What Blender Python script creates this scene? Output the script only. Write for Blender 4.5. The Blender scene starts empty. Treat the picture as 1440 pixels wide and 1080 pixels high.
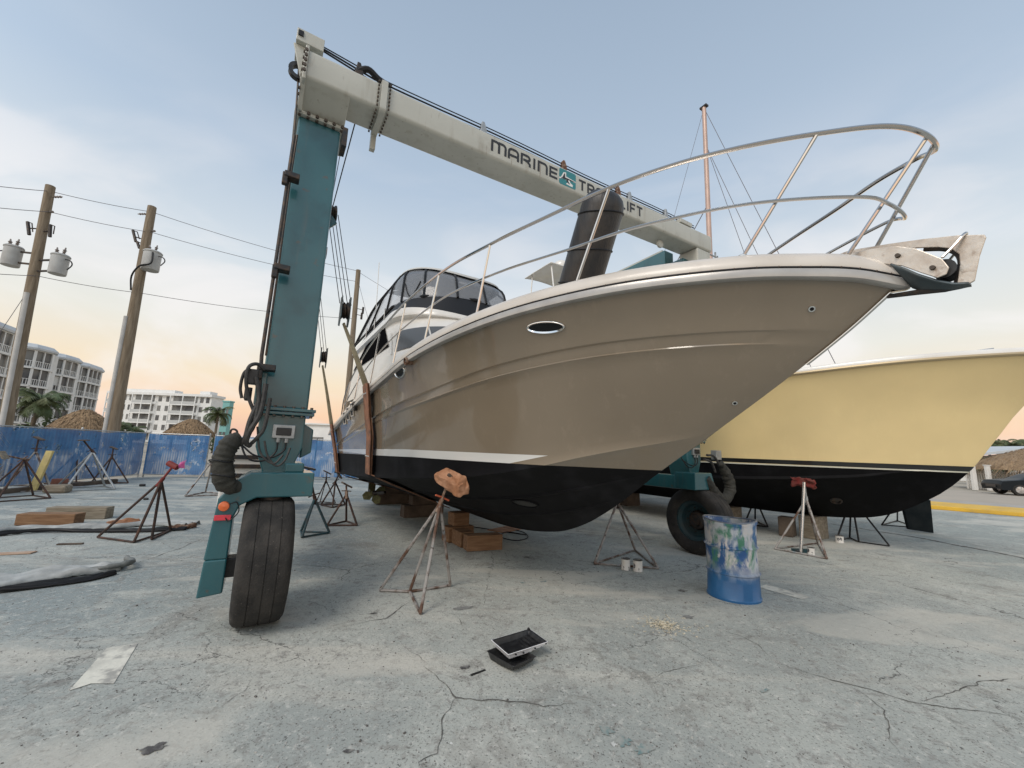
import bpy, bmesh, math, random
from mathutils import Vector, Matrix, noise
from mathutils.bvhtree import BVHTree
random.seed(7)
sc = bpy.context.scene
COL = sc.collection
PI = math.pi

# ------------------------------------------------------------------ camera
F, PITCH, ROLL, CH = 570.0, 9.3, 2.1, 1.6
cam_d = bpy.data.cameras.new("camera"); cam = bpy.data.objects.new("camera", cam_d); COL.objects.link(cam)
cam_d.sensor_width = 36; cam_d.lens = F / 1440 * 36; cam_d.clip_end = 3000; cam_d.clip_start = .05
RM = Matrix.Rotation(math.radians(90 + PITCH), 3, 'X') @ Matrix.Rotation(math.radians(ROLL), 3, 'Z')
cam.matrix_world = Matrix.Translation((0, 0, CH)) @ RM.to_4x4()
sc.camera = cam
EYE = Vector((0, 0, CH))

# ------------------------------------------------------------------ world
world = bpy.data.worlds.new("World"); sc.world = world; world.use_nodes = True
nt = world.node_tree; nt.nodes.clear()
def wn(t, **k):
    n = nt.nodes.new(t)
    for a, b in k.items(): setattr(n, a, b)
    return n
def wl(a, b): nt.links.new(a, b)
SUN_EL, SUN_AZ = math.radians(46), math.radians(212)     # azimuth clockwise from +Y: behind the viewer, to the left, veiled
tc = wn('ShaderNodeTexCoord'); sep = wn('ShaderNodeSeparateXYZ'); wl(tc.outputs['Generated'], sep.inputs[0])
ramp = wn('ShaderNodeValToRGB'); wl(sep.outputs['Z'], ramp.inputs[0])
cr = ramp.color_ramp
STOPS = [(-.02, (.60, .42, .36)), (.012, (.76, .46, .36)), (.06, (.86, .57, .37)), (.13, (.84, .69, .49)), (.22, (.76, .74, .66)),
         (.36, (.62, .68, .72)), (.55, (.415, .51, .625)), (.80, (.315, .40, .51)), (1.0, (.255, .325, .43))]
cr.elements[0].position = 0; cr.elements[0].color = (*STOPS[0][1], 1)
cr.elements[1].position = 1; cr.elements[1].color = (*STOPS[-1][1], 1)
for p, c in STOPS[1:-1]:
    e = cr.elements.new(p); e.color = (*c, 1)
# thin streaky cloud
mp = wn('ShaderNodeMapping'); wl(tc.outputs['Generated'], mp.inputs[0])
mp.inputs['Rotation'].default_value = (.25, .5, .5); mp.inputs['Scale'].default_value = (1.0, 2.2, 3.6)
nz = wn('ShaderNodeTexNoise'); nz.inputs['Scale'].default_value = 1.7; nz.inputs['Detail'].default_value = 5; nz.inputs['Roughness'].default_value = .5
nz.inputs['Distortion'].default_value = .6
wl(mp.outputs[0], nz.inputs['Vector'])
mr = wn('ShaderNodeMapRange'); mr.interpolation_type = 'SMOOTHSTEP'
mr.inputs['From Min'].default_value = .43; mr.inputs['From Max'].default_value = .66; mr.inputs['To Max'].default_value = .62
wl(nz.outputs['Fac'], mr.inputs['Value'])
fade = wn('ShaderNodeMapRange'); fade.interpolation_type = 'SMOOTHSTEP'
fade.inputs['From Min'].default_value = .66; fade.inputs['From Max'].default_value = .3
wl(sep.outputs['Z'], fade.inputs['Value'])
mu = wn('ShaderNodeMath', operation='MULTIPLY'); wl(mr.outputs[0], mu.inputs[0]); wl(fade.outputs[0], mu.inputs[1])
cm = wn('ShaderNodeMixRGB'); cm.inputs['Color2'].default_value = (.88, .84, .82, 1)
wl(mu.outputs[0], cm.inputs['Fac']); wl(ramp.outputs['Color'], cm.inputs['Color1'])
# the half of the sky towards the low sun is brighter
dot = wn('ShaderNodeVectorMath', operation='DOT_PRODUCT'); wl(tc.outputs['Generated'], dot.inputs[0])
dot.inputs[1].default_value = (math.sin(SUN_AZ), math.cos(SUN_AZ), .25)
g = wn('ShaderNodeMapRange'); g.interpolation_type = 'SMOOTHSTEP'
g.inputs['From Min'].default_value = -.1; g.inputs['From Max'].default_value = 1; g.inputs['To Min'].default_value = 1; g.inputs['To Max'].default_value = 1.6
wl(dot.outputs['Value'], g.inputs['Value'])
gm = wn('ShaderNodeMixRGB', blend_type='MULTIPLY'); gm.inputs['Fac'].default_value = 1
wl(cm.outputs[0], gm.inputs['Color1']); wl(g.outputs[0], gm.inputs['Color2'])
bgA = wn('ShaderNodeBackground'); wl(gm.outputs[0], bgA.inputs['Color']); bgA.inputs['Strength'].default_value = 1.0
sky = wn('ShaderNodeTexSky', sky_type='NISHITA'); sky.sun_disc = False; sky.sun_elevation = SUN_EL; sky.sun_rotation = SUN_AZ
bgB = wn('ShaderNodeBackground'); wl(sky.outputs[0], bgB.inputs['Color']); bgB.inputs['Strength'].default_value = .012
add = wn('ShaderNodeAddShader'); out = wn('ShaderNodeOutputWorld')
wl(bgA.outputs[0], add.inputs[0]); wl(bgB.outputs[0], add.inputs[1]); wl(add.outputs[0], out.inputs['Surface'])

# ------------------------------------------------------------------ sun
sd = bpy.data.lights.new("sun", 'SUN'); sd.energy = 1.55; sd.angle = math.radians(24); sd.color = (1, .91, .80)
sun = bpy.data.objects.new("sun", sd); COL.objects.link(sun)
sdir = Vector((math.sin(SUN_AZ) * math.cos(SUN_EL), math.cos(SUN_AZ) * math.cos(SUN_EL), math.sin(SUN_EL)))
sun.rotation_euler = sdir.to_track_quat('Z', 'Y').to_euler(); sun.location = sdir * 40
sc.view_settings.view_transform = 'Standard'; sc.view_settings.look = 'None'; sc.view_settings.exposure = .10; sc.view_settings.gamma = 1

# ------------------------------------------------------------------ placing helpers (pixels of the 1440x1080 photograph -> world metres)
def ray(x, y): return RM @ Vector(((x - 720) / F, -(y - 540) / F, -1))
def gp(x, y, z=0.0):
    d = ray(x, y); return EYE + d * ((z - CH) / d.z)
def at(x, y, Y):
    d = ray(x, y); return EYE + d * (Y / d.y)

# ------------------------------------------------------------------ materials
MATS = {}
def mat(name, col, rough=.6, metal=0., col2=None, scale=4., lo=.4, hi=.7, det=6, bump=0., bscale=30., coat=0., layers=(), stretch=(1, 1, 1), spec=.5):
    """base colour with a noise-driven second colour, extra stain layers and bump"""
    m = bpy.data.materials.new(name); m.use_nodes = True; t = m.node_tree; b = t.nodes['Principled BSDF']
    b.inputs['Base Color'].default_value = (*col, 1); b.inputs['Roughness'].default_value = rough
    b.inputs['Metallic'].default_value = metal; b.inputs['Coat Weight'].default_value = coat; b.inputs['Coat Roughness'].default_value = .08
    b.inputs['Specular IOR Level'].default_value = spec
    co = t.nodes.new('ShaderNodeTexCoord'); mpn = t.nodes.new('ShaderNodeMapping'); mpn.inputs['Scale'].default_value = stretch
    t.links.new(co.outputs['Object'], mpn.inputs[0]); last = None
    L = []
    if col2: L.append((col2, scale, lo, hi, det, 1))
    L += list(layers)
    for i, (c2, s, a, z, dd, amt, *stx) in enumerate(L):
        n = t.nodes.new('ShaderNodeTexNoise'); n.inputs['Scale'].default_value = s; n.inputs['Detail'].default_value = dd
        n.noise_dimensions = '4D'; n.inputs['W'].default_value = i * 3.7
        if stx:
            m3 = t.nodes.new('ShaderNodeMapping'); m3.inputs['Scale'].default_value = stx[0]; t.links.new(co.outputs['Object'], m3.inputs[0]); t.links.new(m3.outputs[0], n.inputs['Vector'])
        else: t.links.new(mpn.outputs[0], n.inputs['Vector'])
        r = t.nodes.new('ShaderNodeMapRange'); r.inputs['From Min'].default_value = a; r.inputs['From Max'].default_value = z; r.inputs['To Max'].default_value = amt
        t.links.new(n.outputs['Fac'], r.inputs['Value'])
        mx = t.nodes.new('ShaderNodeMixRGB'); t.links.new(r.outputs[0], mx.inputs['Fac'])
        if last: t.links.new(last, mx.inputs['Color1'])
        else: mx.inputs['Color1'].default_value = (*col, 1)
        mx.inputs['Color2'].default_value = (*c2, 1); last = mx.outputs[0]
    if last: t.links.new(last, b.inputs['Base Color'])
    if bump:
        n = t.nodes.new('ShaderNodeTexNoise'); n.inputs['Scale'].default_value = bscale; n.inputs['Detail'].default_value = 5
        t.links.new(mpn.outputs[0], n.inputs['Vector'])
        bp = t.nodes.new('ShaderNodeBump'); bp.inputs['Strength'].default_value = bump; bp.inputs['Distance'].default_value = .02
        t.links.new(n.outputs['Fac'], bp.inputs['Height']); t.links.new(bp.outputs[0], b.inputs['Normal'])
    MATS[name] = m
    return m

TEAL = mat('teal_paint', (.018, .092, .108), .3, col2=(.028, .118, .132), scale=1.3, coat=.5, bump=.04, bscale=60,
           layers=[((.09, .10, .09), 2.5, .56, .72, 6, .35, (7, 7, .5)), ((.10, .06, .035), 10, .64, .70, 8, .6), ((.008, .045, .055), 3, .54, .7, 6, .6)])
CREAM = mat('cream_paint', (.47, .465, .41), .45, col2=(.41, .405, .355), scale=1.6, coat=.15, layers=[((.22, .19, .14), 5, .58, .74, 9, .32), ((.25, .21, .15), 2.2, .56, .72, 6, .34, (6, 6, .6)), ((.14, .08, .045), 2.6, .645, .70, 8, .5, (9, 9, .8))], bump=.05)
DARKM = mat('dark_metal', (.035, .036, .038), .5, .6, col2=(.09, .06, .04), scale=18)
STEEL = mat('stainless_tube', (.58, .55, .52), .14, 1.)
GALV = mat('galvanised', (.42, .43, .43), .45, .7, col2=(.27, .28, .28), scale=14)
RUBBER = mat('tyre_rubber', (.015, .014, .013), .88, col2=(.038, .034, .03), scale=7, lo=.42, hi=.68, bump=.35, bscale=55,
             layers=[((.22, .19, .16), 60, .66, .74, 4, .7), ((.11, .095, .08), 3, .5, .8, 5, .5)])
RUBBER2 = mat('hose_rubber', (.02, .02, .02), .6, col2=(.05, .045, .04), scale=20, bump=.2)
CANVASH = mat('hose_sleeve_fabric', (.022, .022, .018), .85, col2=(.048, .046, .038), scale=12, bump=.5, bscale=35)
RUST = mat('rusty_steel', (.13, .062, .035), .8, .2, col2=(.28, .20, .15), scale=16, lo=.45, hi=.6, bump=.3, bscale=60, layers=[((.05, .03, .022), 30, .55, .7, 5, .8)])
RUSTG = mat('rusty_galvanised', (.33, .31, .29), .65, .35, col2=(.12, .065, .042), scale=5, lo=.46, hi=.60, bump=.25, bscale=60, layers=[((.30, .42, .48), 5, .62, .7, 3, .6), ((.06, .035, .025), 26, .58, .68, 6, .9)])
RUSTD = mat('dark_rusty_steel', (.045, .034, .03), .8, .3, col2=(.12, .06, .04), scale=14, bump=.3)
TEALST = mat('stand_teal_paint', (.015, .06, .075), .6, col2=(.05, .04, .035), scale=9, bump=.1)
WOOD = mat('timber', (.17, .088, .042), .85, col2=(.26, .15, .078), scale=3, stretch=(1, 6, 8), bump=.4, bscale=9, layers=[((.10, .055, .03), 7, .55, .8, 8, .7)])
WOODG = mat('grey_timber', (.19, .155, .11), .85, col2=(.30, .26, .20), scale=3, stretch=(1, 6, 8), bump=.4, bscale=9, layers=[((.06, .05, .035), 7, .55, .8, 8, .7)])
WOODD = mat('dark_timber', (.07, .05, .037), .85, col2=(.12, .09, .065), scale=4, bump=.4)
POLE = mat('pole_wood', (.175, .135, .09), .9, col2=(.27, .22, .16), scale=5, stretch=(3, 3, .25), bump=.4, bscale=20, layers=[((.08, .06, .045), 8, .55, .75, 7, .6)])
PVC = mat('grey_conduit', (.50, .49, .47), .6, col2=(.40, .39, .37), scale=3)
CAN = mat('transformer_paint', (.42, .43, .42), .5, col2=(.33, .33, .32), scale=3)
PORC = mat('porcelain', (.18, .15, .13), .3)
WIRE = mat('wire', (.12, .11, .12), .7)
WHITE = mat('white_gelcoat', (.72, .70, .66), .28, col2=(.64, .61, .56), scale=2, coat=.3)
GELB = mat('cream_gelcoat', (.60, .55, .49), .34, col2=(.52, .47, .41), scale=3, coat=.2, layers=[((.35, .30, .25), 11, .62, .85, 7, .35)])
LIPG = mat('rub_rail_grey', (.34, .32, .30), .3, .2, col2=(.42, .40, .37), scale=6, coat=.3)
BLACKV = mat('black_vinyl', (.012, .012, .013), .5, spec=.3)
GLASSD = mat('dark_glass', (.008, .009, .010), .12, spec=.25)
WINS = mat('tinted_side_window', (.008, .008, .009), .6, spec=0)
GREYG = mat('grey_tint_glass', (.10, .105, .11), .2, spec=.3)
FEND = mat('fender_rubber', (.014, .013, .013), .45, col2=(.035, .027, .02), scale=5, stretch=(3, 3, .5), bump=.3, bscale=18)  # brownish upright streaks put a reflection into the rubber's colour
PAPER = mat('kraft_paper', (.30, .135, .065), .85, col2=(.46, .25, .15), scale=7, bump=.9, bscale=16, layers=[((.22, .10, .05), 12, .58, .7, 5, .7)])
STRAP = mat('sling_webbing', (.24, .115, .06), .85, col2=(.12, .06, .035), scale=8, stretch=(6, 6, 1), bump=.5, bscale=40, layers=[((.40, .25, .15), 5, .58, .8, 4, .6)])
STRAPY = mat('pale_webbing', (.38, .33, .22), .85, col2=(.22, .18, .11), scale=6, bump=.3)
REDP = mat('red_paint', (.20, .022, .018), .7, col2=(.09, .03, .02), scale=10)
ORANGE = mat('amber_lens', (.65, .13, .03), .25, coat=.4)
REDL = mat('red_reflector', (.62, .04, .06), .25, coat=.4)
PINK = mat('pink_tape', (.50, .09, .27), .6)
ORHAND = mat('orange_paint', (.60, .13, .06), .6, col2=(.3, .07, .03), scale=20)
YELLOWK = mat('yellow_paint', (.72, .43, .03), .6, col2=(.55, .33, .05), scale=2, bump=.2, layers=[((.30, .24, .12), 5, .6, .8, 8, .7)])
YELP = mat('yellow_post_paint', (.62, .50, .20), .75, col2=(.45, .36, .17), scale=5, layers=[((.12, .09, .06), 12, .66, .72, 3, .9)])
TARPG = mat('grey_canvas', (.13, .14, .135), .85, col2=(.20, .205, .20), scale=6, bump=.5, bscale=20)
TARPW = mat('pale_canvas', (.40, .41, .40), .8, col2=(.20, .21, .205), scale=5, bump=.5, bscale=14)
BLACKP = mat('black_plastic', (.012, .012, .013), .4, col2=(.03, .03, .03), scale=20)
WHITEP = mat('white_plastic', (.74, .74, .75), .4)
CANW = mat('white_can', (.68, .66, .62), .5, col2=(.08, .08, .09), scale=9, lo=.62, hi=.66)
STUCCO = mat('white_stucco', (.74, .74, .72), .85, col2=(.66, .66, .64), scale=1.)
STUCCOB = mat('shaded_balcony_wall', (.34, .35, .35), .85, col2=(.24, .25, .26), scale=.6)
BGLASS = mat('balcony_glass', (.09, .092, .095), .35, col2=(.20, .20, .19), scale=.35, lo=.42, hi=.58, det=1, spec=.3)
RAILW = mat('balcony_rail_paint', (.46, .47, .46), .7)
ROOFW = mat('metal_roof', (.50, .53, .55), .5, col2=(.43, .46, .48), scale=.8)
TURQ = mat('turquoise_stucco', (.20, .42, .40), .85)
THATCH = mat('thatch', (.33, .225, .13), .95, col2=(.13, .085, .05), scale=5, stretch=(3, 3, 1), bump=1., bscale=14, layers=[((.40, .29, .17), 12, .55, .75, 5, .7)])
PALMG = mat('palm_frond', (.055, .085, .03), .6, col2=(.12, .12, .045), scale=.8)
PALMT = mat('palm_trunk', (.20, .16, .12), .9, col2=(.12, .095, .07), scale=6, stretch=(1, 1, 5), bump=.5)
LEAF = mat('shrub_leaf', (.045, .075, .028), .7, col2=(.09, .11, .045), scale=1.5)
TRUNKM = mat('bark', (.11, .085, .06), .9)
CARB = mat('car_paint_dark', (.006, .009, .012), .35, spec=.15)
CARG = mat('car_glass', (.03, .045, .055), .15, spec=.2)
ALLOY = mat('alloy_rim', (.5, .5, .5), .3, .9)
CHROME = mat('chrome', (.75, .74, .72), .08, 1.)
BOLT = mat('bolt_steel', (.10, .08, .065), .6, .6)

# ------------------------------------------------------------------ mesh builder
ROOT = {}
class MB:
    def __init__(s): s.v = []; s.f = []
    def add(s, vs, fs):
        o = len(s.v); s.v += [Vector(v) for v in vs]; s.f += [tuple(i + o for i in f) for f in fs]; return s
    def box(s, c, size, rz=0, M=None):
        x, y, z = (q / 2 for q in size)
        vs = [Vector((a * x, b * y, d * z)) for a in (-1, 1) for b in (-1, 1) for d in (-1, 1)]
        R = M if M is not None else Matrix.Rotation(rz, 3, 'Z')
        return s.add([R @ v + Vector(c) for v in vs], [(0, 1, 3, 2), (4, 6, 7, 5), (0, 4, 5, 1), (2, 3, 7, 6), (0, 2, 6, 4), (1, 5, 7, 3)])
    def bar(s, p0, p1, w, h, up=(0, 0, 1)):
        p0, p1 = Vector(p0), Vector(p1); d = p1 - p0; L = d.length; d.normalize(); u = Vector(up)
        if abs(d.dot(u)) > .98: u = Vector((1, 0, 0))
        a = d.cross(u).normalized(); b = a.cross(d).normalized()
        return s.box((p0 + p1) / 2, (L, w, h), M=Matrix((d, a, b)).transposed())
    def tube(s, pts, r, seg=8, cap=True):
        pts = [Vector(p) for p in pts]; n = len(pts)
        rs = r if isinstance(r, (list, tuple)) else [r] * n
        o = len(s.v); ref = None
        for i, p in enumerate(pts):
            d = (pts[min(i + 1, n - 1)] - pts[max(i - 1, 0)]).normalized()
            if ref is None:
                ref = Vector((0, 0, 1)) if abs(d.z) < .9 else Vector((1, 0, 0))
            a = d.cross(ref).normalized(); b = a.cross(d).normalized(); ref = b
            for k in range(seg):
                t = 2 * PI * k / seg; s.v.append(p + (a * math.cos(t) + b * math.sin(t)) * rs[i])
        for i in range(n - 1):
            for k in range(seg):
                k2 = (k + 1) % seg; s.f.append((o + i * seg + k, o + i * seg + k2, o + (i + 1) * seg + k2, o + (i + 1) * seg + k))
        if cap:
            s.f.append(tuple(o + k for k in range(seg))[::-1]); s.f.append(tuple(o + (n - 1) * seg + k for k in range(seg)))
        return s
    def lathe(s, prof, org, axis=(0, 0, 1), seg=24, closed=False):
        """prof: list of (radius, along)"""
        ax = Vector(axis).normalized(); a = ax.orthogonal().normalized(); b = ax.cross(a); org = Vector(org)
        o = len(s.v); n = len(prof)
        for r, h in prof:
            for k in range(seg):
                t = 2 * PI * k / seg; s.v.append(org + ax * h + (a * math.cos(t) + b * math.sin(t)) * max(r, 1e-4))
        for i in range(n - 1 + (1 if closed else 0)):
            j = (i + 1) % n
            for k in range(seg):
                k2 = (k + 1) % seg; s.f.append((o + i * seg + k, o + i * seg + k2, o + j * seg + k2, o + j * seg + k))
        return s
    def prism(s, poly, fr, th):
        """poly [(a,b)] in the frame fr=(origin,A,B); thickness th along AxB, centred"""
        org, A_, B_ = (Vector(q) for q in fr); N_ = A_.cross(B_).normalized(); o = len(s.v); n = len(poly)
        for sg in (-.5, .5):
            for a, b in poly: s.v.append(org + A_ * a + B_ * b + N_ * sg * th)
        s.f.append(tuple(range(o, o + n))[::-1]); s.f.append(tuple(range(o + n, o + 2 * n)))
        for i in range(n): j = (i + 1) % n; s.f.append((o + i, o + j, o + n + j, o + n + i))
        return s
    def grid(s, fn, nu, nv):
        o = len(s.v)
        for i in range(nu + 1):
            for j in range(nv + 1): s.v.append(Vector(fn(i / nu, j / nv)))
        for i in range(nu):
            for j in range(nv):
                a = o + i * (nv + 1) + j; s.f.append((a, a + 1, a + nv + 2, a + nv + 1))
        return s
    def sphere(s, c, r, sx=1, sy=1, sz=1, n=10):
        c = Vector(c)
        return s.grid(lambda u, v: c + Vector((r * sx * math.sin(PI * u) * math.cos(2 * PI * v), r * sy * math.sin(PI * u) * math.sin(2 * PI * v), r * sz * math.cos(PI * u))), n, n * 2)
    def build(s, name, m, parent=None, world=False, smooth=False, bevel=0., solid=0., merge=False, sub=0, seg=2):
        me = bpy.data.meshes.new(name); vs = s.v
        if parent is not None and world:
            inv = ROOT[parent.name].inverted(); vs = [inv @ v for v in vs]
        me.from_pydata([tuple(v) for v in vs], [], s.f)
        if merge:
            b = bmesh.new(); b.from_mesh(me); bmesh.ops.remove_doubles(b, verts=b.verts, dist=1e-4)
            bmesh.ops.recalc_face_normals(b, faces=b.faces); b.to_mesh(me); b.free()
        else:
            b = bmesh.new(); b.from_mesh(me); bmesh.ops.recalc_face_normals(b, faces=b.faces); b.to_mesh(me); b.free()
        me.update(); me.materials.append(m)
        if smooth:
            me.shade_smooth() if hasattr(me, 'shade_smooth') else None
            if smooth != 'full':
                try: me.set_sharp_from_angle(angle=math.radians(38))
                except Exception: pass
        o = bpy.data.objects.new(name, me); COL.objects.link(o)
        if parent is not None: o.parent = parent; ROOT[o.name] = ROOT[parent.name]
        else: ROOT[o.name] = Matrix.Identity(4)
        if solid: md = o.modifiers.new('thickness', 'SOLIDIFY'); md.thickness = solid; md.offset = 0
        if bevel: md = o.modifiers.new('bevel', 'BEVEL'); md.width = bevel; md.segments = seg; md.limit_method = 'ANGLE'; md.angle_limit = math.radians(40)
        if sub: md = o.modifiers.new('sub', 'SUBSURF'); md.levels = sub; md.render_levels = sub
        return o

def islands(mb, name, m, parent, world=False, **k):
    """every connected piece of a builder becomes a part of its own"""
    par = list(range(len(mb.v)))
    def find(a):
        while par[a] != a: par[a] = par[par[a]]; a = par[a]
        return a
    for f in mb.f:
        for i in f[1:]: par[find(i)] = find(f[0])
    grp = {}
    for f in mb.f: grp.setdefault(find(f[0]), []).append(f)
    for fs in grp.values():
        ids = sorted({i for f in fs for i in f}); mp_ = {a: b for b, a in enumerate(ids)}; n = MB(); n.v = [mb.v[i] for i in ids]; n.f = [tuple(mp_[i] for i in f) for f in fs]
        n.build(name, m, parent, world=world, **k)
def thing(name, label, cat, loc=(0, 0, 0), rz=0, group=None):
    o = bpy.data.objects.new(name, None); COL.objects.link(o); o.location = loc; o.rotation_euler = (0, 0, rz); o.empty_display_size = .2
    ROOT[o.name] = Matrix.Translation(Vector(loc)) @ Matrix.Rotation(rz, 4, 'Z')
    return tag(o, label, cat, group)
def tag(o, label, cat, group=None):
    o['label'] = label; o['category'] = cat
    if group: o['group'] = group
    return o
def struct(o): o['kind'] = 'structure'; return o
def lerp(a, b, t): return a + (b - a) * t
def interp(tab, x):
    if x <= tab[0][0]: return tab[0][1]
    for (x0, y0), (x1, y1) in zip(tab, tab[1:]):
        if x <= x1:
            return y0 + (y1 - y0) * (x - x0) / (x1 - x0)
    return tab[-1][1]
def sinterp(tab, x):
    """Catmull-Rom through (x, y) knots"""
    n = len(tab)
    if x <= tab[0][0]: return tab[0][1]
    if x >= tab[-1][0]: return tab[-1][1]
    for i in range(n - 1):
        if x <= tab[i + 1][0]: break
    x0, y0 = tab[i]; x1, y1 = tab[i + 1]; h = x1 - x0
    def sl(k):
        if k <= 0: return (tab[1][1] - tab[0][1]) / (tab[1][0] - tab[0][0])
        if k >= n - 1: return (tab[-1][1] - tab[-2][1]) / (tab[-1][0] - tab[-2][0])
        return (tab[k + 1][1] - tab[k - 1][1]) / (tab[k + 1][0] - tab[k - 1][0])
    m0, m1 = sl(i) * h, sl(i + 1) * h; t = (x - x0) / h
    return (2*t**3-3*t**2+1)*y0 + (t**3-2*t**2+t)*m0 + (-2*t**3+3*t**2)*y1 + (t**3-t**2)*m1
def spline(pts, n=8):
    """smooth a 3D polyline (Catmull-Rom)"""
    P = [Vector(p) for p in pts]; out = []
    for i in range(len(P) - 1):
        p0 = P[i - 1] if i else P[i] * 2 - P[i + 1]; p1 = P[i]; p2 = P[i + 1]; p3 = P[i + 2] if i + 2 < len(P) else P[i + 1] * 2 - P[i]
        for k in range(n):
            t = k / n; out.append(.5 * ((2 * p1) + (p2 - p0) * t + (2 * p0 - 5 * p1 + 4 * p2 - p3) * t * t + (3 * p1 - p0 - 3 * p2 + p3) * t ** 3))
    out.append(P[-1]); return out

# ------------------------------------------------------------------ frames: C + A*t (forward to the bow) + N*n (towards the viewer)
C0 = Vector((.51, 5.42, 0)); A0 = Vector((.515, -.857, 0)).normalized(); N0 = Vector((-.857, -.515, 0)).normalized()
BRZ = math.atan2(A0.y, A0.x)          # boat frame: x forward, y to port, z up
LRZ = BRZ + PI / 2                     # lift frame: x to the right leg, y away
def bw(p, C=C0):                       # boat-local -> world
    return C + A0 * p[0] - N0 * p[1] + Vector((0, 0, p[2]))
def onplane_n(px, py, n, C=C0):        # pixel -> boat-local point on the plane y = -n
    d = ray(px, py); k = ((C + N0 * n - EYE).dot(N0) ) / d.dot(N0); p = EYE + d * k - C
    return (p.dot(A0), -n, p.z)
def onplane_t(px, py, t, C=C0):        # pixel -> boat-local point on the plane x = t
    d = ray(px, py); k = ((C + A0 * t - EYE).dot(A0)) / d.dot(A0); p = EYE + d * k - C
    return (t, -p.dot(N0), p.z)

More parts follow.
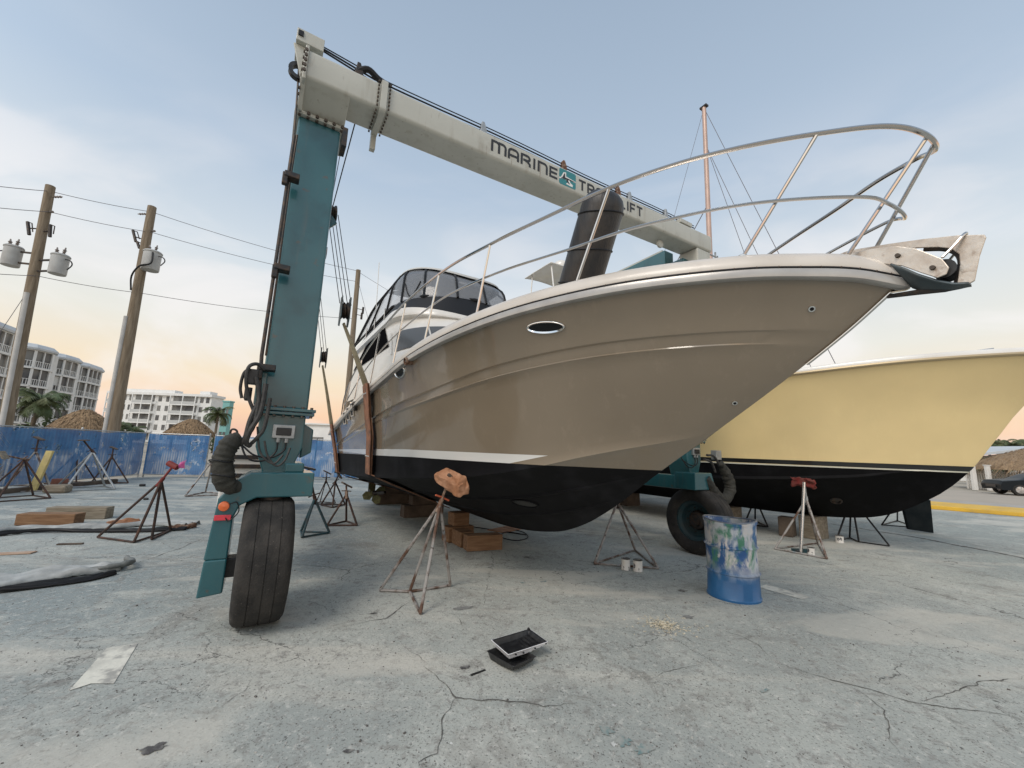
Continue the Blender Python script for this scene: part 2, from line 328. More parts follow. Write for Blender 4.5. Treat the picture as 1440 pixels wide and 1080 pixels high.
# ------------------------------------------------------------------ ground and setting
def ground_mat():
    m = bpy.data.materials.new('yard_concrete'); m.use_nodes = True; t = m.node_tree; b = t.nodes['Principled BSDF']; N = t.nodes; L = t.links
    b.inputs['Roughness'].default_value = .88; b.inputs['Specular IOR Level'].default_value = .3
    co = N.new('ShaderNodeTexCoord'); src = co.outputs['Object']
    def noi(scale, det=6, rough=.55, dist=0., w=0., st=None):
        n = N.new('ShaderNodeTexNoise'); n.noise_dimensions = '4D'; n.inputs['W'].default_value = w
        n.inputs['Scale'].default_value = scale; n.inputs['Detail'].default_value = det; n.inputs['Roughness'].default_value = rough; n.inputs['Distortion'].default_value = dist
        if st:
            mp_ = N.new('ShaderNodeMapping'); mp_.inputs['Scale'].default_value = st[0]; mp_.inputs['Rotation'].default_value = (0, 0, st[1]); L.new(src, mp_.inputs[0]); L.new(mp_.outputs[0], n.inputs['Vector'])
        else: L.new(src, n.inputs['Vector'])
        return n.outputs['Fac']
    def rng(v, a, z, amt=1., a2=0.):
        r = N.new('ShaderNodeMapRange'); r.interpolation_type = 'SMOOTHSTEP'; r.inputs['From Min'].default_value = a; r.inputs['From Max'].default_value = z
        r.inputs['To Min'].default_value = a2; r.inputs['To Max'].default_value = amt; L.new(v, r.inputs['Value']); return r.outputs[0]
    def mix(c1, c2, f, mode='MIX'):
        x = N.new('ShaderNodeMixRGB'); x.blend_type = mode
        for s_, c in ((x.inputs['Color1'], c1), (x.inputs['Color2'], c2)):
            if isinstance(c, tuple): s_.default_value = (*c, 1)
            else: L.new(c, s_)
        if isinstance(f, float): x.inputs['Fac'].default_value = f
        else: L.new(f, x.inputs['Fac'])
        return x.outputs[0]
    def mul(a, c):
        x = N.new('ShaderNodeMath'); x.operation = 'MULTIPLY'; L.new(a, x.inputs[0])
        if isinstance(c, float): x.inputs[1].default_value = c
        else: L.new(c, x.inputs[1])
        return x.outputs[0]
    c = mix((.425, .435, .395), (.335, .35, .325), rng(noi(.55, 5, .6, .8), .40, .60))
    sx = N.new('ShaderNodeSeparateXYZ'); L.new(src, sx.inputs[0])
    # patchy bluer, darker tone further out to the left and right
    c = mix(c, (.225, .265, .27), rng(mul(noi(.18, 3, .5, .5, 2), rng(sx.outputs['X'], 1.0, -5.)), .2, .5, .8))
    c = mix(c, (.29, .325, .305), rng(mul(noi(.3, 3, .5, .4, 7), rng(sx.outputs['X'], 4., 8.)), .25, .6, .7))
    c = mix(c, (.50, .50, .45), rng(noi(.9, 7, .65, 1.5, 3), .50, .66, .75))
    c = mix(c, (.56, .525, .45), rng(noi(.55, 6, .6, .5, 4, ((.35, 2.2, 1), .35)), .53, .66, .55))
    c = mix(c, (.24, .225, .20), rng(noi(.8, 8, .68, 1.2, 5), .55, .68, .60))
    c = mix(c, (.19, .18, .16), rng(noi(3.1, 9, .72, 1.0, 6), .56, .64, .55))
    c = mix(c, (.24, .225, .205), rng(noi(11, 8, .75, .6, 8), .51, .62, .65))
    c = mix(c, (.66, .64, .58), rng(noi(17, 7, .75, .3, 9), .53, .63, .45))
    # fine grit
    c = mix(c, (.11, .105, .095), rng(noi(60, 4, .7, 0, 10), .54, .64, .8))
    c = mix(c, (.72, .70, .65), rng(noi(52, 4, .7, 0, 11), .58, .66, .5))
    c = mix(c, (.09, .085, .08), rng(noi(26, 5, .7, .5, 13), .61, .65, .85))
    # dark flecks: tar, paint chips, tyre crumbs
    c = mix(c, (.07, .068, .062), rng(noi(38, 3, .6, 1.2, 41), .655, .69, .85))
    c = mix(c, (.12, .115, .105), rng(noi(7, 9, .8, .8, 43), .60, .66, .5))
    # wheel-worn pale arc and dark tracks
    c = mix(c, (.56, .53, .46), rng(noi(.42, 6, .6, 1.6, 15, ((.5, 1.6, 1), -.5)), .52, .64, .6))
    c = mix(c, (.21, .205, .19), rng(noi(.5, 8, .7, 1.4, 16, ((.6, 1.6, 1), .48)), .56, .68, .55))
    # paint and oil spots
    for sc_, th, col_, w in ((5., .11, (.045, .045, .045), 0), (9., .10, (.06, .055, .05), 1), (11., .075, (.70, .70, .67), 2), (3.2, .05, (.05, .14, .17), 3), (17., .09, (.05, .05, .05), 4)):
        v = N.new('ShaderNodeTexVoronoi'); v.voronoi_dimensions = '4D'; v.inputs['W'].default_value = w * 2.3 + .1; v.inputs['Scale'].default_value = sc_
        v.inputs['Randomness'].default_value = 1
        dn = N.new('ShaderNodeTexNoise'); dn.inputs['Scale'].default_value = 22; dn.inputs['Detail'].default_value = 3; L.new(src, dn.inputs['Vector'])
        vm = N.new('ShaderNodeVectorMath'); vm.operation = 'MULTIPLY_ADD'; L.new(dn.outputs['Color'], vm.inputs[0]); vm.inputs[1].default_value = (.05, .05, 0); L.new(src, vm.inputs[2])
        L.new(vm.outputs[0], v.inputs['Vector'])
        spot = rng(v.outputs['Distance'], th + .02, th - .02)
        c = mix(c, col_, mul(mul(spot, rng(noi(.8, 3, .5, 0, 20 + w), .47, .60)), .85))
    # hairline cracks
    wv = N.new('ShaderNodeTexNoise'); wv.inputs['Scale'].default_value = 2.3; wv.inputs['Detail'].default_value = 7; wv.inputs['Roughness'].default_value = .65; L.new(src, wv.inputs['Vector'])
    va = N.new('ShaderNodeVectorMath'); va.operation = 'MULTIPLY_ADD'; L.new(wv.outputs['Color'], va.inputs[0]); va.inputs[1].default_value = (.38, .38, .38); L.new(src, va.inputs[2])
    crk = None
    for s_, th in ((.42, .0032), (1.1, .0045)):
        v = N.new('ShaderNodeTexVoronoi'); v.feature = 'DISTANCE_TO_EDGE'; v.inputs['Scale'].default_value = s_; L.new(va.outputs[0], v.inputs['Vector'])
        k = mul(rng(v.outputs['Distance'], th, th * .25), rng(noi(.7, 4, .6, 0, 30 + s_), .50, .60))
        c = mix(c, (.06, .058, .055), mul(k, .85)); crk = k if crk is None else crk
    L.new(c, b.inputs['Base Color'])
    bp = N.new('ShaderNodeBump'); bp.inputs['Strength'].default_value = .5; bp.inputs['Distance'].default_value = .012
    h = N.new('ShaderNodeMath'); h.operation = 'ADD'; L.new(noi(16, 9, .7), h.inputs[0]); L.new(mul(noi(1.8, 5, .6, .6, 3), 1.6), h.inputs[1]); L.new(h.outputs[0], bp.inputs['Height']); L.new(bp.outputs[0], b.inputs['Normal'])
    return m
GM = ground_mat()
SAND = mat('sandy_ground', (.40, .35, .28), .9, col2=(.30, .27, .21), scale=.5, bump=.4)
ASPH = mat('road_asphalt', (.42, .36, .29), .9, col2=(.34, .30, .25), scale=.6, bump=.3)
WALKM = mat('pavement_concrete', (.40, .37, .33), .9, col2=(.32, .30, .27), scale=1.2, bump=.3)
MARK = mat('worn_white_marking', (.70, .67, .58), .8, col2=(.50, .48, .42), scale=3.2, lo=.45, hi=.62, bump=.2, layers=[((.28, .27, .25), 9, .5, .62, 8, .8)])
DARKSTAIN = mat('dark_joint', (.085, .08, .072), .9, col2=(.15, .145, .13), scale=4)
GRASSM = mat('dry_grass', (.13, .12, .06), .9, col2=(.20, .18, .10), scale=3)

g_ = MB(); g_.add([(-900, -300, -.03), (900, -300, -.03), (900, 1500, -.03), (-900, 1500, -.03)], [(0, 1, 2, 3)]); struct(g_.build('ground', SAND))
yard = MB().add([(-14.6, -12, 0), (22, -12, 0), (24.2, 11.5, 0), (15.7, 15.9, 0), (6, 24, 0), (-9, 20.0, 0), (-14.9, 17.1, 0)], [tuple(range(7))])
struct(yard.build('boatyard_slab', GM))

def sheet(pts, z=.004): return MB().add([(p[0], p[1], z) for p in pts], [tuple(range(len(pts)))])
struct(sheet([gp(97, 972), gp(128, 962), gp(160, 962), gp(176, 935), gp(194, 905), gp(150, 912)]).build('painted_marking', MARK))
struct(sheet([gp(1078, 822), gp(1140, 840), gp(1128, 843), gp(1066, 826)]).build('painted_marking', MARK))

def crack(pts, w, name='ground_crack', z=.004, jit=.018):
    """an irregular open crack following ground points"""
    mb = MB(); P = []
    for a, b in zip(pts, pts[1:]):
        n = max(2, int((b - a).length / .035))
        for i in range(n):
            p = a.lerp(b, i / n); q = noise.noise_vector(p * 4.1) * .05 + noise.noise_vector(p * 17) * jit; P.append(p + Vector((q.x, q.y, 0)))
    P.append(pts[-1]); vs = []
    for i, p in enumerate(P):
        d = (P[min(i + 1, len(P) - 1)] - P[max(0, i - 1)]); d.z = 0; d.normalize(); s_ = Vector((-d.y, d.x, 0))
        ww = 1.5 * w * (.25 + 1.1 * abs(noise.noise(p * 9))) * min(1, (i + 1) / 12, (len(P) - i) / 12)
        vs += [Vector((p.x, p.y, z)) + s_ * ww, Vector((p.x, p.y, z)) - s_ * ww]
    mb.add(vs, [(2 * i, 2 * i + 1, 2 * i + 3, 2 * i + 2) for i in range(len(P) - 1)])
    return mb
ck = MB()
for pl_, w in (([(598, 938), (612, 958), (640, 983), (700, 983), (762, 995), (815, 990)], .007), ([(640, 983), (620, 1022), (612, 1052), (590, 1078)], .007), ([(470, 884), (540, 870), (580, 845)], .006),
               ([(640, 985), (655, 996), (660, 986)], .004), ([(560, 905), (590, 925), (605, 936)], .004), ([(640, 862), (650, 880), (660, 890)], .004), ([(195, 790), (240, 775), (290, 757)], .006), ([(905, 955), (945, 945), (985, 935)], .004),
               ([(1085, 930), (1200, 965), (1290, 990), (1440, 1012)], .006), ([(1200, 965), (1250, 1000), (1262, 1060)], .005), ([(730, 935), (736, 945), (735, 950)], .003), ([(1000, 880), (1060, 905), (1085, 930)], .004),
               ([(60, 1076), (130, 1048)], .004), ([(310, 1000), (345, 975), (352, 950)], .004), ([(1290, 990), (1380, 960), (1440, 950)], .004)):
    m2 = crack([gp(*p) for p in pl_], w); ck.add(m2.v, m2.f)
struct(ck.build('ground_crack', DARKSTAIN))
struct(crack([gp(1158, 735), gp(1290, 756), gp(1440, 785), gp(1520, 800)], .05, jit=.03).build('slab_joint', DARKSTAIN))
struct(crack([gp(95, 702), gp(300, 702)], .02, jit=.01).build('slab_joint', DARKSTAIN))

def blob(c, rx, ry, rot, m, name, label, cat, group=None, z=.004, n=60, rough=.8):
    vs = []
    for i in range(n):
        a = 2 * PI * i / n; r = 1 + rough * noise.noise(Vector((math.cos(a) * 1.7 + c.x * 5, math.sin(a) * 1.7 + c.y * 5, 1))) + .35 * noise.noise(Vector((math.cos(a) * 5 + c.x * 9, math.sin(a) * 5 + c.y * 9, 1)))
        x, y = rx * r * math.cos(a), ry * r * math.sin(a); vs.append((c.x + x * math.cos(rot) - y * math.sin(rot), c.y + x * math.sin(rot) + y * math.cos(rot), z))
    o = MB().add(vs, [tuple(range(n))]).build(name, m); return struct(o)
STA = mat('teal_paint_spill', (.15, .23, .23), .85, col2=(.34, .35, .32), scale=16, lo=.42, hi=.58, layers=[((.3, .3, .28), 60, .5, .6, 4, .7)]); STB = mat('oil_stain', (.075, .07, .068), .8, col2=(.24, .23, .21), scale=16, lo=.45, hi=.62)
STG = mat('grey_stain', (.17, .165, .16), .85, col2=(.26, .26, .245), scale=9); STW = mat('white_paint_spill', (.66, .66, .63), .7, col2=(.4, .4, .38), scale=20)
for (x, y, rx, ry, m_) in ((652, 856, .10, .05, STG), (735, 820, .05, .03, STA), (765, 818, .05, .025, STA), (654, 939, .045, .028, STB), (960, 831, .055, .05, STB), (852, 1028, .05, .05, STA), (875, 1043, .05, .05, STA), (905, 1055, .07, .04, STA),
                           (863, 1047, .018, .02, STW), (864, 993, .02, .018, STW), (216, 1053, .06, .04, STB), (740, 784, .07, .05, STB), (968, 868, .07, .05, STG), (1075, 972, .05, .02, STA), (490, 1057, .03, .02, STB), (525, 863, .06, .012, STB), (370, 775, .05, .02, STB)):
    blob(gp(x, y), rx * .8, ry * .8, .4, m_, 'ground_stain', '', '', z=.0045 + .0001 * (x % 7))

# right-hand street
def strip(a, b, w, h, name, m, z0=0.0):
    a, b = Vector(a), Vector(b); d = (b - a).normalized(); n = Vector((-d.y, d.x, 0)); mb = MB()
    mb.box((a + b) / 2 + n * w / 2 + Vector((0, 0, z0 + h / 2)), ((b - a).length, w, h), rz=math.atan2(d.y, d.x)); return mb
kd = (Vector((15.86, 15.63, 0)) - Vector((17.54, 14.21, 0))).normalized()          # kerb direction, receding to the left
ka = Vector((17.54, 14.21, 0)) - kd * 9; kb = ka + kd * 34
o = strip(kb, ka, 2.6, .14, 'kerb', YELLOWK); struct(o.build('kerb', YELLOWK, bevel=.02))
kn_ = Vector((-(ka - kb).normalized().y, (ka - kb).normalized().x, 0))
struct(strip(kb + kn_ * 2.605, ka + kn_ * 2.605, 1.9, .13, 'pavement', WALKM).build('pavement', WALKM))
struct(strip(kb + kn_ * 4.51, ka + kn_ * 4.51, 14, .02, 'road', ASPH).build('road', ASPH))
# planting bed and kerb along the fence
struct(MB().bar((-12.95, 9.3, .05), (-13.7, 14.6, .05), .14, .14).build('fence_kerb', WOODD, bevel=.02))
gm_ = MB()
for i in range(2600):
    x = random.uniform(-8.5, 9); y = 20.7 + random.uniform(-.4, .8); h = random.uniform(.12, .5) * (1.2 + .8 * noise.noise(Vector((x * .8, 0, 0)))); a = random.uniform(0, PI); dx, dy = math.cos(a) * .03, math.sin(a) * .03
    lx, ly = random.uniform(-.15, .15), random.uniform(-.15, .15)
    gm_.add([(x - dx, y - dy, 0), (x + dx, y + dy, 0), (x + lx, y + ly, h)], [(0, 1, 2)])
gr = gm_.build('grass', GRASSM); gr['kind'] = 'stuff'; gr['label'] = 'dry weeds growing along the foot of the back fence'

# ------------------------------------------------------------------ hull lofting
def Bf(bm, ex, TB, e=.9, aft=.04):
    def f(x):
        if x >= TB: return 0.0
        return bm * (1 - max(0, 1 - (TB - x) / ex) ** 2.2) ** e * (1 - aft * max(0, -x / 7) ** 2)
    return f
class Hull:
    def __init__(s, xs, stem, keelTB, rows):
        """rows: [(b(x), z-knots, TB)] chine, knuckle, sheer"""
        s.xs, s.stem, s.kTB, s.rows = xs, stem, keelTB, rows
    def prim(s, j, u):
        if j < 0: x = lerp(s.xs, s.kTB, u); return Vector((x, 0, sinterp(s.stem, x)))
        b, zk, TB = s.rows[j]; x = lerp(s.xs, TB, u)
        return Vector((x, b(x), sinterp(zk, x)))
    def pt(s, j, v, u, db=0., dz=0., conc=0.):
        """between primary row j-1 and j"""
        a, b = s.prim(j - 1, u), s.prim(j, u); p = a.lerp(b, v)
        TBv = lerp(s.kTB if j == 0 else s.rows[j - 1][2], s.rows[j][2], v)
        e0, e1 = s.prim(j - 1, 1), s.prim(j, 1); p.z += (sinterp(s.stem, TBv) - lerp(e0.z, e1.z, v)) * u ** 8
        k = 1 - u ** 14
        p.y += (db - conc * 4 * v * (1 - v) * u ** 2) * k; p.z += dz * k
        if u > .9999: p.y = 0
        p.y = max(0, p.y); return p
    def mesh(s, spec, nu=90, mb=None, pw=1.7):
        mb = mb or MB(); us = [1 - (1 - i / nu) ** pw for i in range(nu + 1)]
        for sg in (-1, 1):
            mb.grid(lambda i, k: (lambda p: (p.x, sg * p.y, p.z))(s.pt(*[spec[round(k * (len(spec) - 1))][q] for q in (0, 1)], us[round(i * nu)], *spec[round(k * (len(spec) - 1))][2:])), nu, len(spec) - 1)
        st = [s.pt(r[0], r[1], 0, *r[2:]) for r in spec]
        ring = [(p.x, -p.y, p.z) for p in st] + [(p.x, p.y, p.z) for p in reversed(st[1:])]
        mb.add(ring, [tuple(range(len(ring)))])
        return mb
def world_bvh(mb, C): return BVHTree.FromPolygons([bw(v, C) for v in mb.v], [f for f in mb.f], epsilon=0)
def local_of(p, C): q = p - C; return Vector((q.dot(A0), -q.dot(N0), p.z))
def hit(bvh, x, y, C):
    for k in range(30):
        d = ray(x + k, y).normalized(); loc, nor, i, di = bvh.ray_cast(EYE, d)
        if loc is not None: break
    if loc is None: raise RuntimeError('no hit %s %s' % (x, y))
    if nor.dot(d) > 0: nor = -nor
    n = Vector((nor.dot(A0), -nor.dot(N0), nor.z)); return local_of(loc, C), n
def plan_offset(hull, u, o):
    """point of the sheer row pushed outwards in plan by o"""
    e = 1e-3; p = hull.prim(2, u); q = hull.prim(2, max(0, u - e)); r = hull.prim(2, min(1, u + e))
    t = Vector((r.x - q.x, r.y - q.y, 0))
    n = Vector((-t.y, t.x, 0)).normalized() if t.length else Vector((1, 0, 0))
    if u > .9995: n = Vector((1, 0, 0))
    x = p.x + n.x * o; y = p.y + n.y * o
    return Vector((x, max(0, y), p.z))
def molding(hull, prof, nu=90, pw=2.2, u0=0.):
    mb = MB(); us = [u0 + (1 - u0) * (1 - (1 - i / nu) ** pw) for i in range(nu + 1)]
    for sg in (-1, 1):
        def f(i, k):
            o, dz = prof[round(k * (len(prof) - 1))]; u = us[round(i * nu)]; p = plan_offset(hull, u, o); return (p.x, sg * p.y, p.z + (dz(u) if callable(dz) else dz))
        mb.grid(f, nu, len(prof) - 1)
    return mb

def hull_paint(name, top, black, white, zw, zs, tip, rough, coat, dust=.38):
    """antifouling / boot stripe / topside colours by height in the boat's own frame"""
    m = bpy.data.materials.new(name); m.use_nodes = True; t = m.node_tree; b = t.nodes['Principled BSDF']; N = t.nodes; L = t.links
    co = N.new('ShaderNodeTexCoord'); sp = N.new('ShaderNodeSeparateXYZ'); L.new(co.outputs['Object'], sp.inputs[0])
    def math_(op, a, c, c3=None):
        x = N.new('ShaderNodeMath'); x.operation = op
        for i, q in enumerate((a, c, c3)):
            if q is None: continue
            if isinstance(q, (int, float)): x.inputs[i].default_value = q
            else: L.new(q, x.inputs[i])
        return x.outputs[0]
    def line(kn): # piecewise linear of x
        r = N.new('ShaderNodeMapRange'); r.inputs['From Min'].default_value = kn[0][0]; r.inputs['From Max'].default_value = kn[1][0]; r.inputs['To Min'].default_value = kn[0][1]; r.inputs['To Max'].default_value = kn[1][1]; L.new(sp.outputs['X'], r.inputs['Value']); return r.outputs[0]
    def mix(c1, c2, f):
        x = N.new('ShaderNodeMixRGB'); L.new(f, x.inputs['Fac'])
        for s_, c in ((x.inputs['Color1'], c1), (x.inputs['Color2'], c2)):
            if isinstance(c, tuple): s_.default_value = (*c, 1)
            else: L.new(c, s_)
        return x.outputs[0]
    n = N.new('ShaderNodeTexNoise'); n.inputs['Scale'].default_value = .9; n.inputs['Detail'].default_value = 5; L.new(co.outputs['Object'], n.inputs['Vector'])
    nr = N.new('ShaderNodeMapRange'); nr.inputs['From Min'].default_value = .35; nr.inputs['From Max'].default_value = .7; L.new(n.outputs['Fac'], nr.inputs['Value'])
    c = mix(top, tuple(q * .88 for q in top), nr.outputs[0])
    # faint dusty run marks down the topsides
    mp2 = N.new('ShaderNodeMapping'); mp2.inputs['Scale'].default_value = (5, 5, .6); L.new(co.outputs['Object'], mp2.inputs[0])
    n2 = N.new('ShaderNodeTexNoise'); n2.inputs['Scale'].default_value = 1.6; n2.inputs['Detail'].default_value = 7; n2.inputs['Roughness'].default_value = .7; L.new(mp2.outputs[0], n2.inputs['Vector'])
    r2 = N.new('ShaderNodeMapRange'); r2.inputs['From Min'].default_value = .55; r2.inputs['From Max'].default_value = .8; r2.inputs['To Max'].default_value = dust; L.new(n2.outputs['Fac'], r2.inputs['Value'])
    c = mix(c, tuple(min(1, q * 1.25 + .03) for q in top), r2.outputs[0])
    ws = line(zs); wb = line(zw); tp = line(tip) if tip else None
    isw = math_('LESS_THAN', sp.outputs['Z'], ws)
    if tip:   # the stripe's lower edge sweeps up to its tip
        isw = math_('MULTIPLY', isw, math_('GREATER_THAN', sp.outputs['Z'], tp))
    c = mix(c, white, isw)
    isb = math_('LESS_THAN', sp.outputs['Z'], wb)
    nb = N.new('ShaderNodeTexNoise'); nb.inputs['Scale'].default_value = 3; nb.inputs['Detail'].default_value = 8; L.new(co.outputs['Object'], nb.inputs['Vector'])
    nbr = N.new('ShaderNodeMapRange'); nbr.inputs['From Min'].default_value = .5; nbr.inputs['From Max'].default_value = .75; L.new(nb.outputs['Fac'], nbr.inputs['Value'])
    bk = mix(black, tuple(q * 2.5 for q in black), nbr.outputs[0])
    c = mix(c, bk, isb)
    L.new(c, b.inputs['Base Color'])
    L.new(math_('MULTIPLY_ADD', isb, -.38, .5), b.inputs['Specular IOR Level'])
    rr = math_('MULTIPLY_ADD', isb, .66 - rough, rough); L.new(rr, b.inputs['Roughness'])
    cc = math_('MULTIPLY_ADD', isb, -coat, coat); L.new(cc, b.inputs['Coat Weight']); b.inputs['Coat Roughness'].default_value = .06
    nw = N.new('ShaderNodeTexNoise'); nw.inputs['Scale'].default_value = 1.1; nw.inputs['Detail'].default_value = 2; L.new(co.outputs['Object'], nw.inputs['Vector'])
    bp = N.new('ShaderNodeBump'); bp.inputs['Strength'].default_value = .12; bp.inputs['Distance'].default_value = .02; L.new(nw.outputs['Fac'], bp.inputs['Height']); L.new(bp.outputs[0], b.inputs['Normal']); L.new(bp.outputs[0], b.inputs['Coat Normal'])
    return m, (N, L, b, c, sp)

# ------------------------------------------------------------------ the tan motor yacht
STEM = [(-7.2, .50), (-4.5, .50), (-2.3, .49), (-.84, .50), (.17, .62), (.7, .79), (1.2, 1.06), (1.79, 1.46), (2.31, 1.79), (2.89, 2.17), (3.3, 2.46), (3.59, 2.70)]
CHZ = [(-7.2, .88), (-6.2, .92), (-2.08, 1.13), (-.18, 1.27), (.47, 1.36), (.97, 1.46), (1.39, 1.57), (1.68, 1.64), (2.0, 1.71), (2.32, 1.79)]
KNZ = [(-7.2, 1.50), (-5.75, 1.67), (-2.59, 2.02), (-.2, 2.25), (.98, 2.42), (1.71, 2.49), (2.25, 2.51), (2.86, 2.50), (3.3, 2.46)]
RBZ = [(-7.2, 1.84), (-5.88, 2.0), (-3.48, 2.34), (-1.11, 2.57), (.11, 2.69), (1.24, 2.80), (1.92, 2.84), (2.41, 2.85), (2.98, 2.83), (3.23, 2.80), (3.43, 2.765), (3.59, 2.70)]
H1 = Hull(-7.0, STEM, .9, [(Bf(1.62, 5.5, 2.32), CHZ, 2.32), (Bf(1.76, 5, 3.3), KNZ, 3.3), (Bf(1.85, 4.5, 3.59), RBZ, 3.59)])
SP1 = [(0, 0), (0, .12, 0, 0, -.055), (0, .24, 0, 0, -.055), (0, .30, 0, 0, -.055), (0, .345, 0, -.028, -.055), (0, .35, 0, 0, -.055), (0, .45, 0, 0, -.055), (0, .58, 0, 0, -.055), (0, .625, 0, -.028, -.055), (0, .63, 0, 0, -.055), (0, .75, 0, 0, -.055), (0, .86, 0, 0, -.055), (0, .955, -.0, 0, -.055), (0, 1, .03, -.015), (1, .012, .024, .0),
       (1, .1, 0, 0, .03), (1, .22, 0, 0, .03), (1, .34, 0, 0, .03), (1, .46, 0, 0, .03), (1, .58, 0, 0, .03), (1, .70, 0, 0, .03), (1, .80, 0, 0, .03), (1, .875, 0, 0, .02), (1, .90, .014, 0), (1, .912, -.004, 0), (1, .99, -.008, 0), (1, 1, .015, 0),
       (2, .05, .012, 0), (2, .2, .004, 0, .012), (2, .4, 0, 0, .012), (2, .6, 0, 0, .012), (2, .8, 0, 0, .012), (2, .95, 0, 0)]
HM, _ = hull_paint('tan_hull_paint', (.255, .204, .145), (.007, .007, .008), (.74, .73, .70), [(-7, 1.375), (-1, 1.465)], [(-7, 1.465), (-1.2, 1.562)], [(.55, 1.44), (1.12, 1.57)], .24, .9)
yacht = thing('motor_yacht', 'large tan flybridge motor yacht with black bottom, bow toward the viewer, under the lift', 'boat', C0, BRZ)
hm = H1.mesh(SP1)
hull1 = hm.build('hull', HM, yacht, smooth=True, merge=True)
hull1.data.set_sharp_from_angle(angle=math.radians(20))
BV1 = world_bvh(hm, C0)
capz = lambda d: (lambda u: d * lerp(1.35, 1, min(1, u * 1.3)))
molding(H1, [(-.012, -.045), (.03, -.05), (.046, -.042), (.05, -.01), (.044, .012), (.03, .02)]).build('rub_rail', LIPG, yacht, smooth=True, merge=True)
molding(H1, [(.031, .0195), (.036, .024), (.036, .031), (.029, .035)]).build('rail_insert', BLACKV, yacht, smooth=True, merge=True)
dk = molding(H1, [(.028, .034), (.030, .045), (.026, capz(.075)), (.012, capz(.11)), (-.02, capz(.145)), (-.06, capz(.16)), (-.13, capz(.165)), (-.3, capz(.15)), (-.8, capz(.19)), (-1.4, capz(.23)), (-2.6, capz(.25))])
dk.build('deck', GELB, yacht, smooth=True, merge=True)
scr = MB()
for i in range(60):
    u = 1 - (1 - (i + .5) / 60) ** 1.5; p = plan_offset(H1, u, .034)
    scr.sphere((p.x, -p.y, p.z + .028), .007, n=4)
islands(scr, 'rail_screw', BOLT, yacht)

def framed(parent, bvh, C, px, py, rx, rz, name, gm_, fm, rim=.02, depth=.012, tilt=0., label=None, seg=40):
    """an elliptical port: metal ring and pane lying on the hull at a pixel"""
    p, n = hit(bvh, px, py, C); up = Vector((0, 0, 1)); e1 = up.cross(n).normalized(); e2 = n.cross(e1).normalized()
    if tilt: e1, e2 = e1 * math.cos(tilt) + e2 * math.sin(tilt), e2 * math.cos(tilt) - e1 * math.sin(tilt)
    m1, m2 = MB(), MB(); prof = [(1.0, 0), (1.0, depth), (.97, depth * 1.6), (1 - rim / rx * .5, depth * 1.8), (1 - rim / rx, depth * .9), (1 - rim / rx, .002)]
    def surf(a, k):
        r = rx * k; r2 = rz - rx * (1 - k); return p + e1 * (r * math.cos(a)) + e2 * (r2 * math.sin(a))
    def drop(q):  # follow the hull's curvature
        w = bw(q + n * .2, C); d = bw(n, Vector((0, 0, 0))) * -1; loc, nn, i, di = bvh.ray_cast(w, d); return local_of(loc, C) if loc is not None and di < .5 else q
    m1.grid(lambda i, k: drop(surf(2 * PI * i, prof[round(k * 5)][0])) + n * prof[round(k * 5)][1], seg, 5)
    f = m1.build(name, fm, parent, smooth=True, merge=True)
    ring = [drop(surf(2 * PI * i / seg, 1 - rim / rx * .9)) + n * (depth * .6) for i in range(seg)]
    m2.add(ring, [tuple(range(seg))]); m2.build('pane', gm_, f)
    return f
framed(yacht, BV1, C0, 767, 460, .185, .062, 'porthole', GLASSD, CHROME, rim=.024, tilt=-.1)
framed(yacht, BV1, C0, 562.5, 522, .18, .092, 'porthole', GLASSD, CHROME, rim=.026)
def fitting(px, py, r, L_, m_, name='through_hull'):
    p, n = hit(BV1, px, py, C0); f = MB().lathe([(.001, L_ * .6), (r * .55, L_ * .62), (r * .6, L_), (r * .95, L_ * .9), (r, 0)], p, n, 16).build(name, m_, yacht, smooth=True)
    MB().lathe([(r * .55, 0), (r * .5, .001), (.001, .001)], p + n * (L_ * .7), n, 12).build('bore', GLASSD, f)
fitting(1141, 434, .021, .012, CHROME); fitting(1033, 566, .02, .012, CHROME)
p, n = hit(BV1, 578, 508, C0); MB().lathe([(.05, -.02), (.05, .07), (.04, .08), (.036, .04), (.001, .04)], p, (n + Vector((0, 0, .2))).normalized(), 16).build('exhaust_outlet', RUST, yacht, smooth=True)
p, n = hit(BV1, 483, 571, C0); MB().lathe([(.09, -.02), (.09, .05), (.07, .06), (.06, .03), (.001, .03)], p, n, 16).build('exhaust_outlet', DARKM, yacht, smooth=True)
for px_, py_ in ((470.5, 588), (474.5, 582), (479, 576)):     # engine-room vents
    p, n = hit(BV1, px_, py_, C0); e1 = Vector((0, 0, 1)).cross(n).normalized(); e2 = n.cross(e1)
    ol = [(-.16, -.12), (.07, -.12), (.16, .12), (-.07, .12)]
    v = MB().prism(ol, (p + n * .006, e1, e2), .02).build('vent', BLACKV, yacht, bevel=.004)
    fr = MB()
    for a_, b_ in zip(ol, ol[1:] + ol[:1]): fr.tube([p + n * .014 + e1 * a_[0] + e2 * a_[1], p + n * .014 + e1 * b_[0] + e2 * b_[1]], .012, 6)
    fr.build('vent_trim', GELB, v)
p, n = hit(BV1, 738, 708, C0)   # bow thruster tunnel mouth
e1 = Vector((0, 0, 1)).cross(n).normalized(); e2 = n.cross(e1)
th_ = MB().grid(lambda i, k: p + e1 * (.17 * (1 + .12 * (k > .4)) * math.cos(2 * PI * i)) + e2 * (.075 * (1 + .25 * (k > .4)) * math.sin(2 * PI * i)) + n * (.012 if .2 < k < .8 else -.02), 28, 3).build('thruster_tunnel', HM, yacht, smooth=True)
MB().add([p + n * .004 + e1 * (.165 * math.cos(2 * PI * i / 24)) + e2 * (.072 * math.sin(2 * PI * i / 24)) for i in range(24)], [tuple(range(24))]).build('tunnel_mouth', GLASSD, th_)
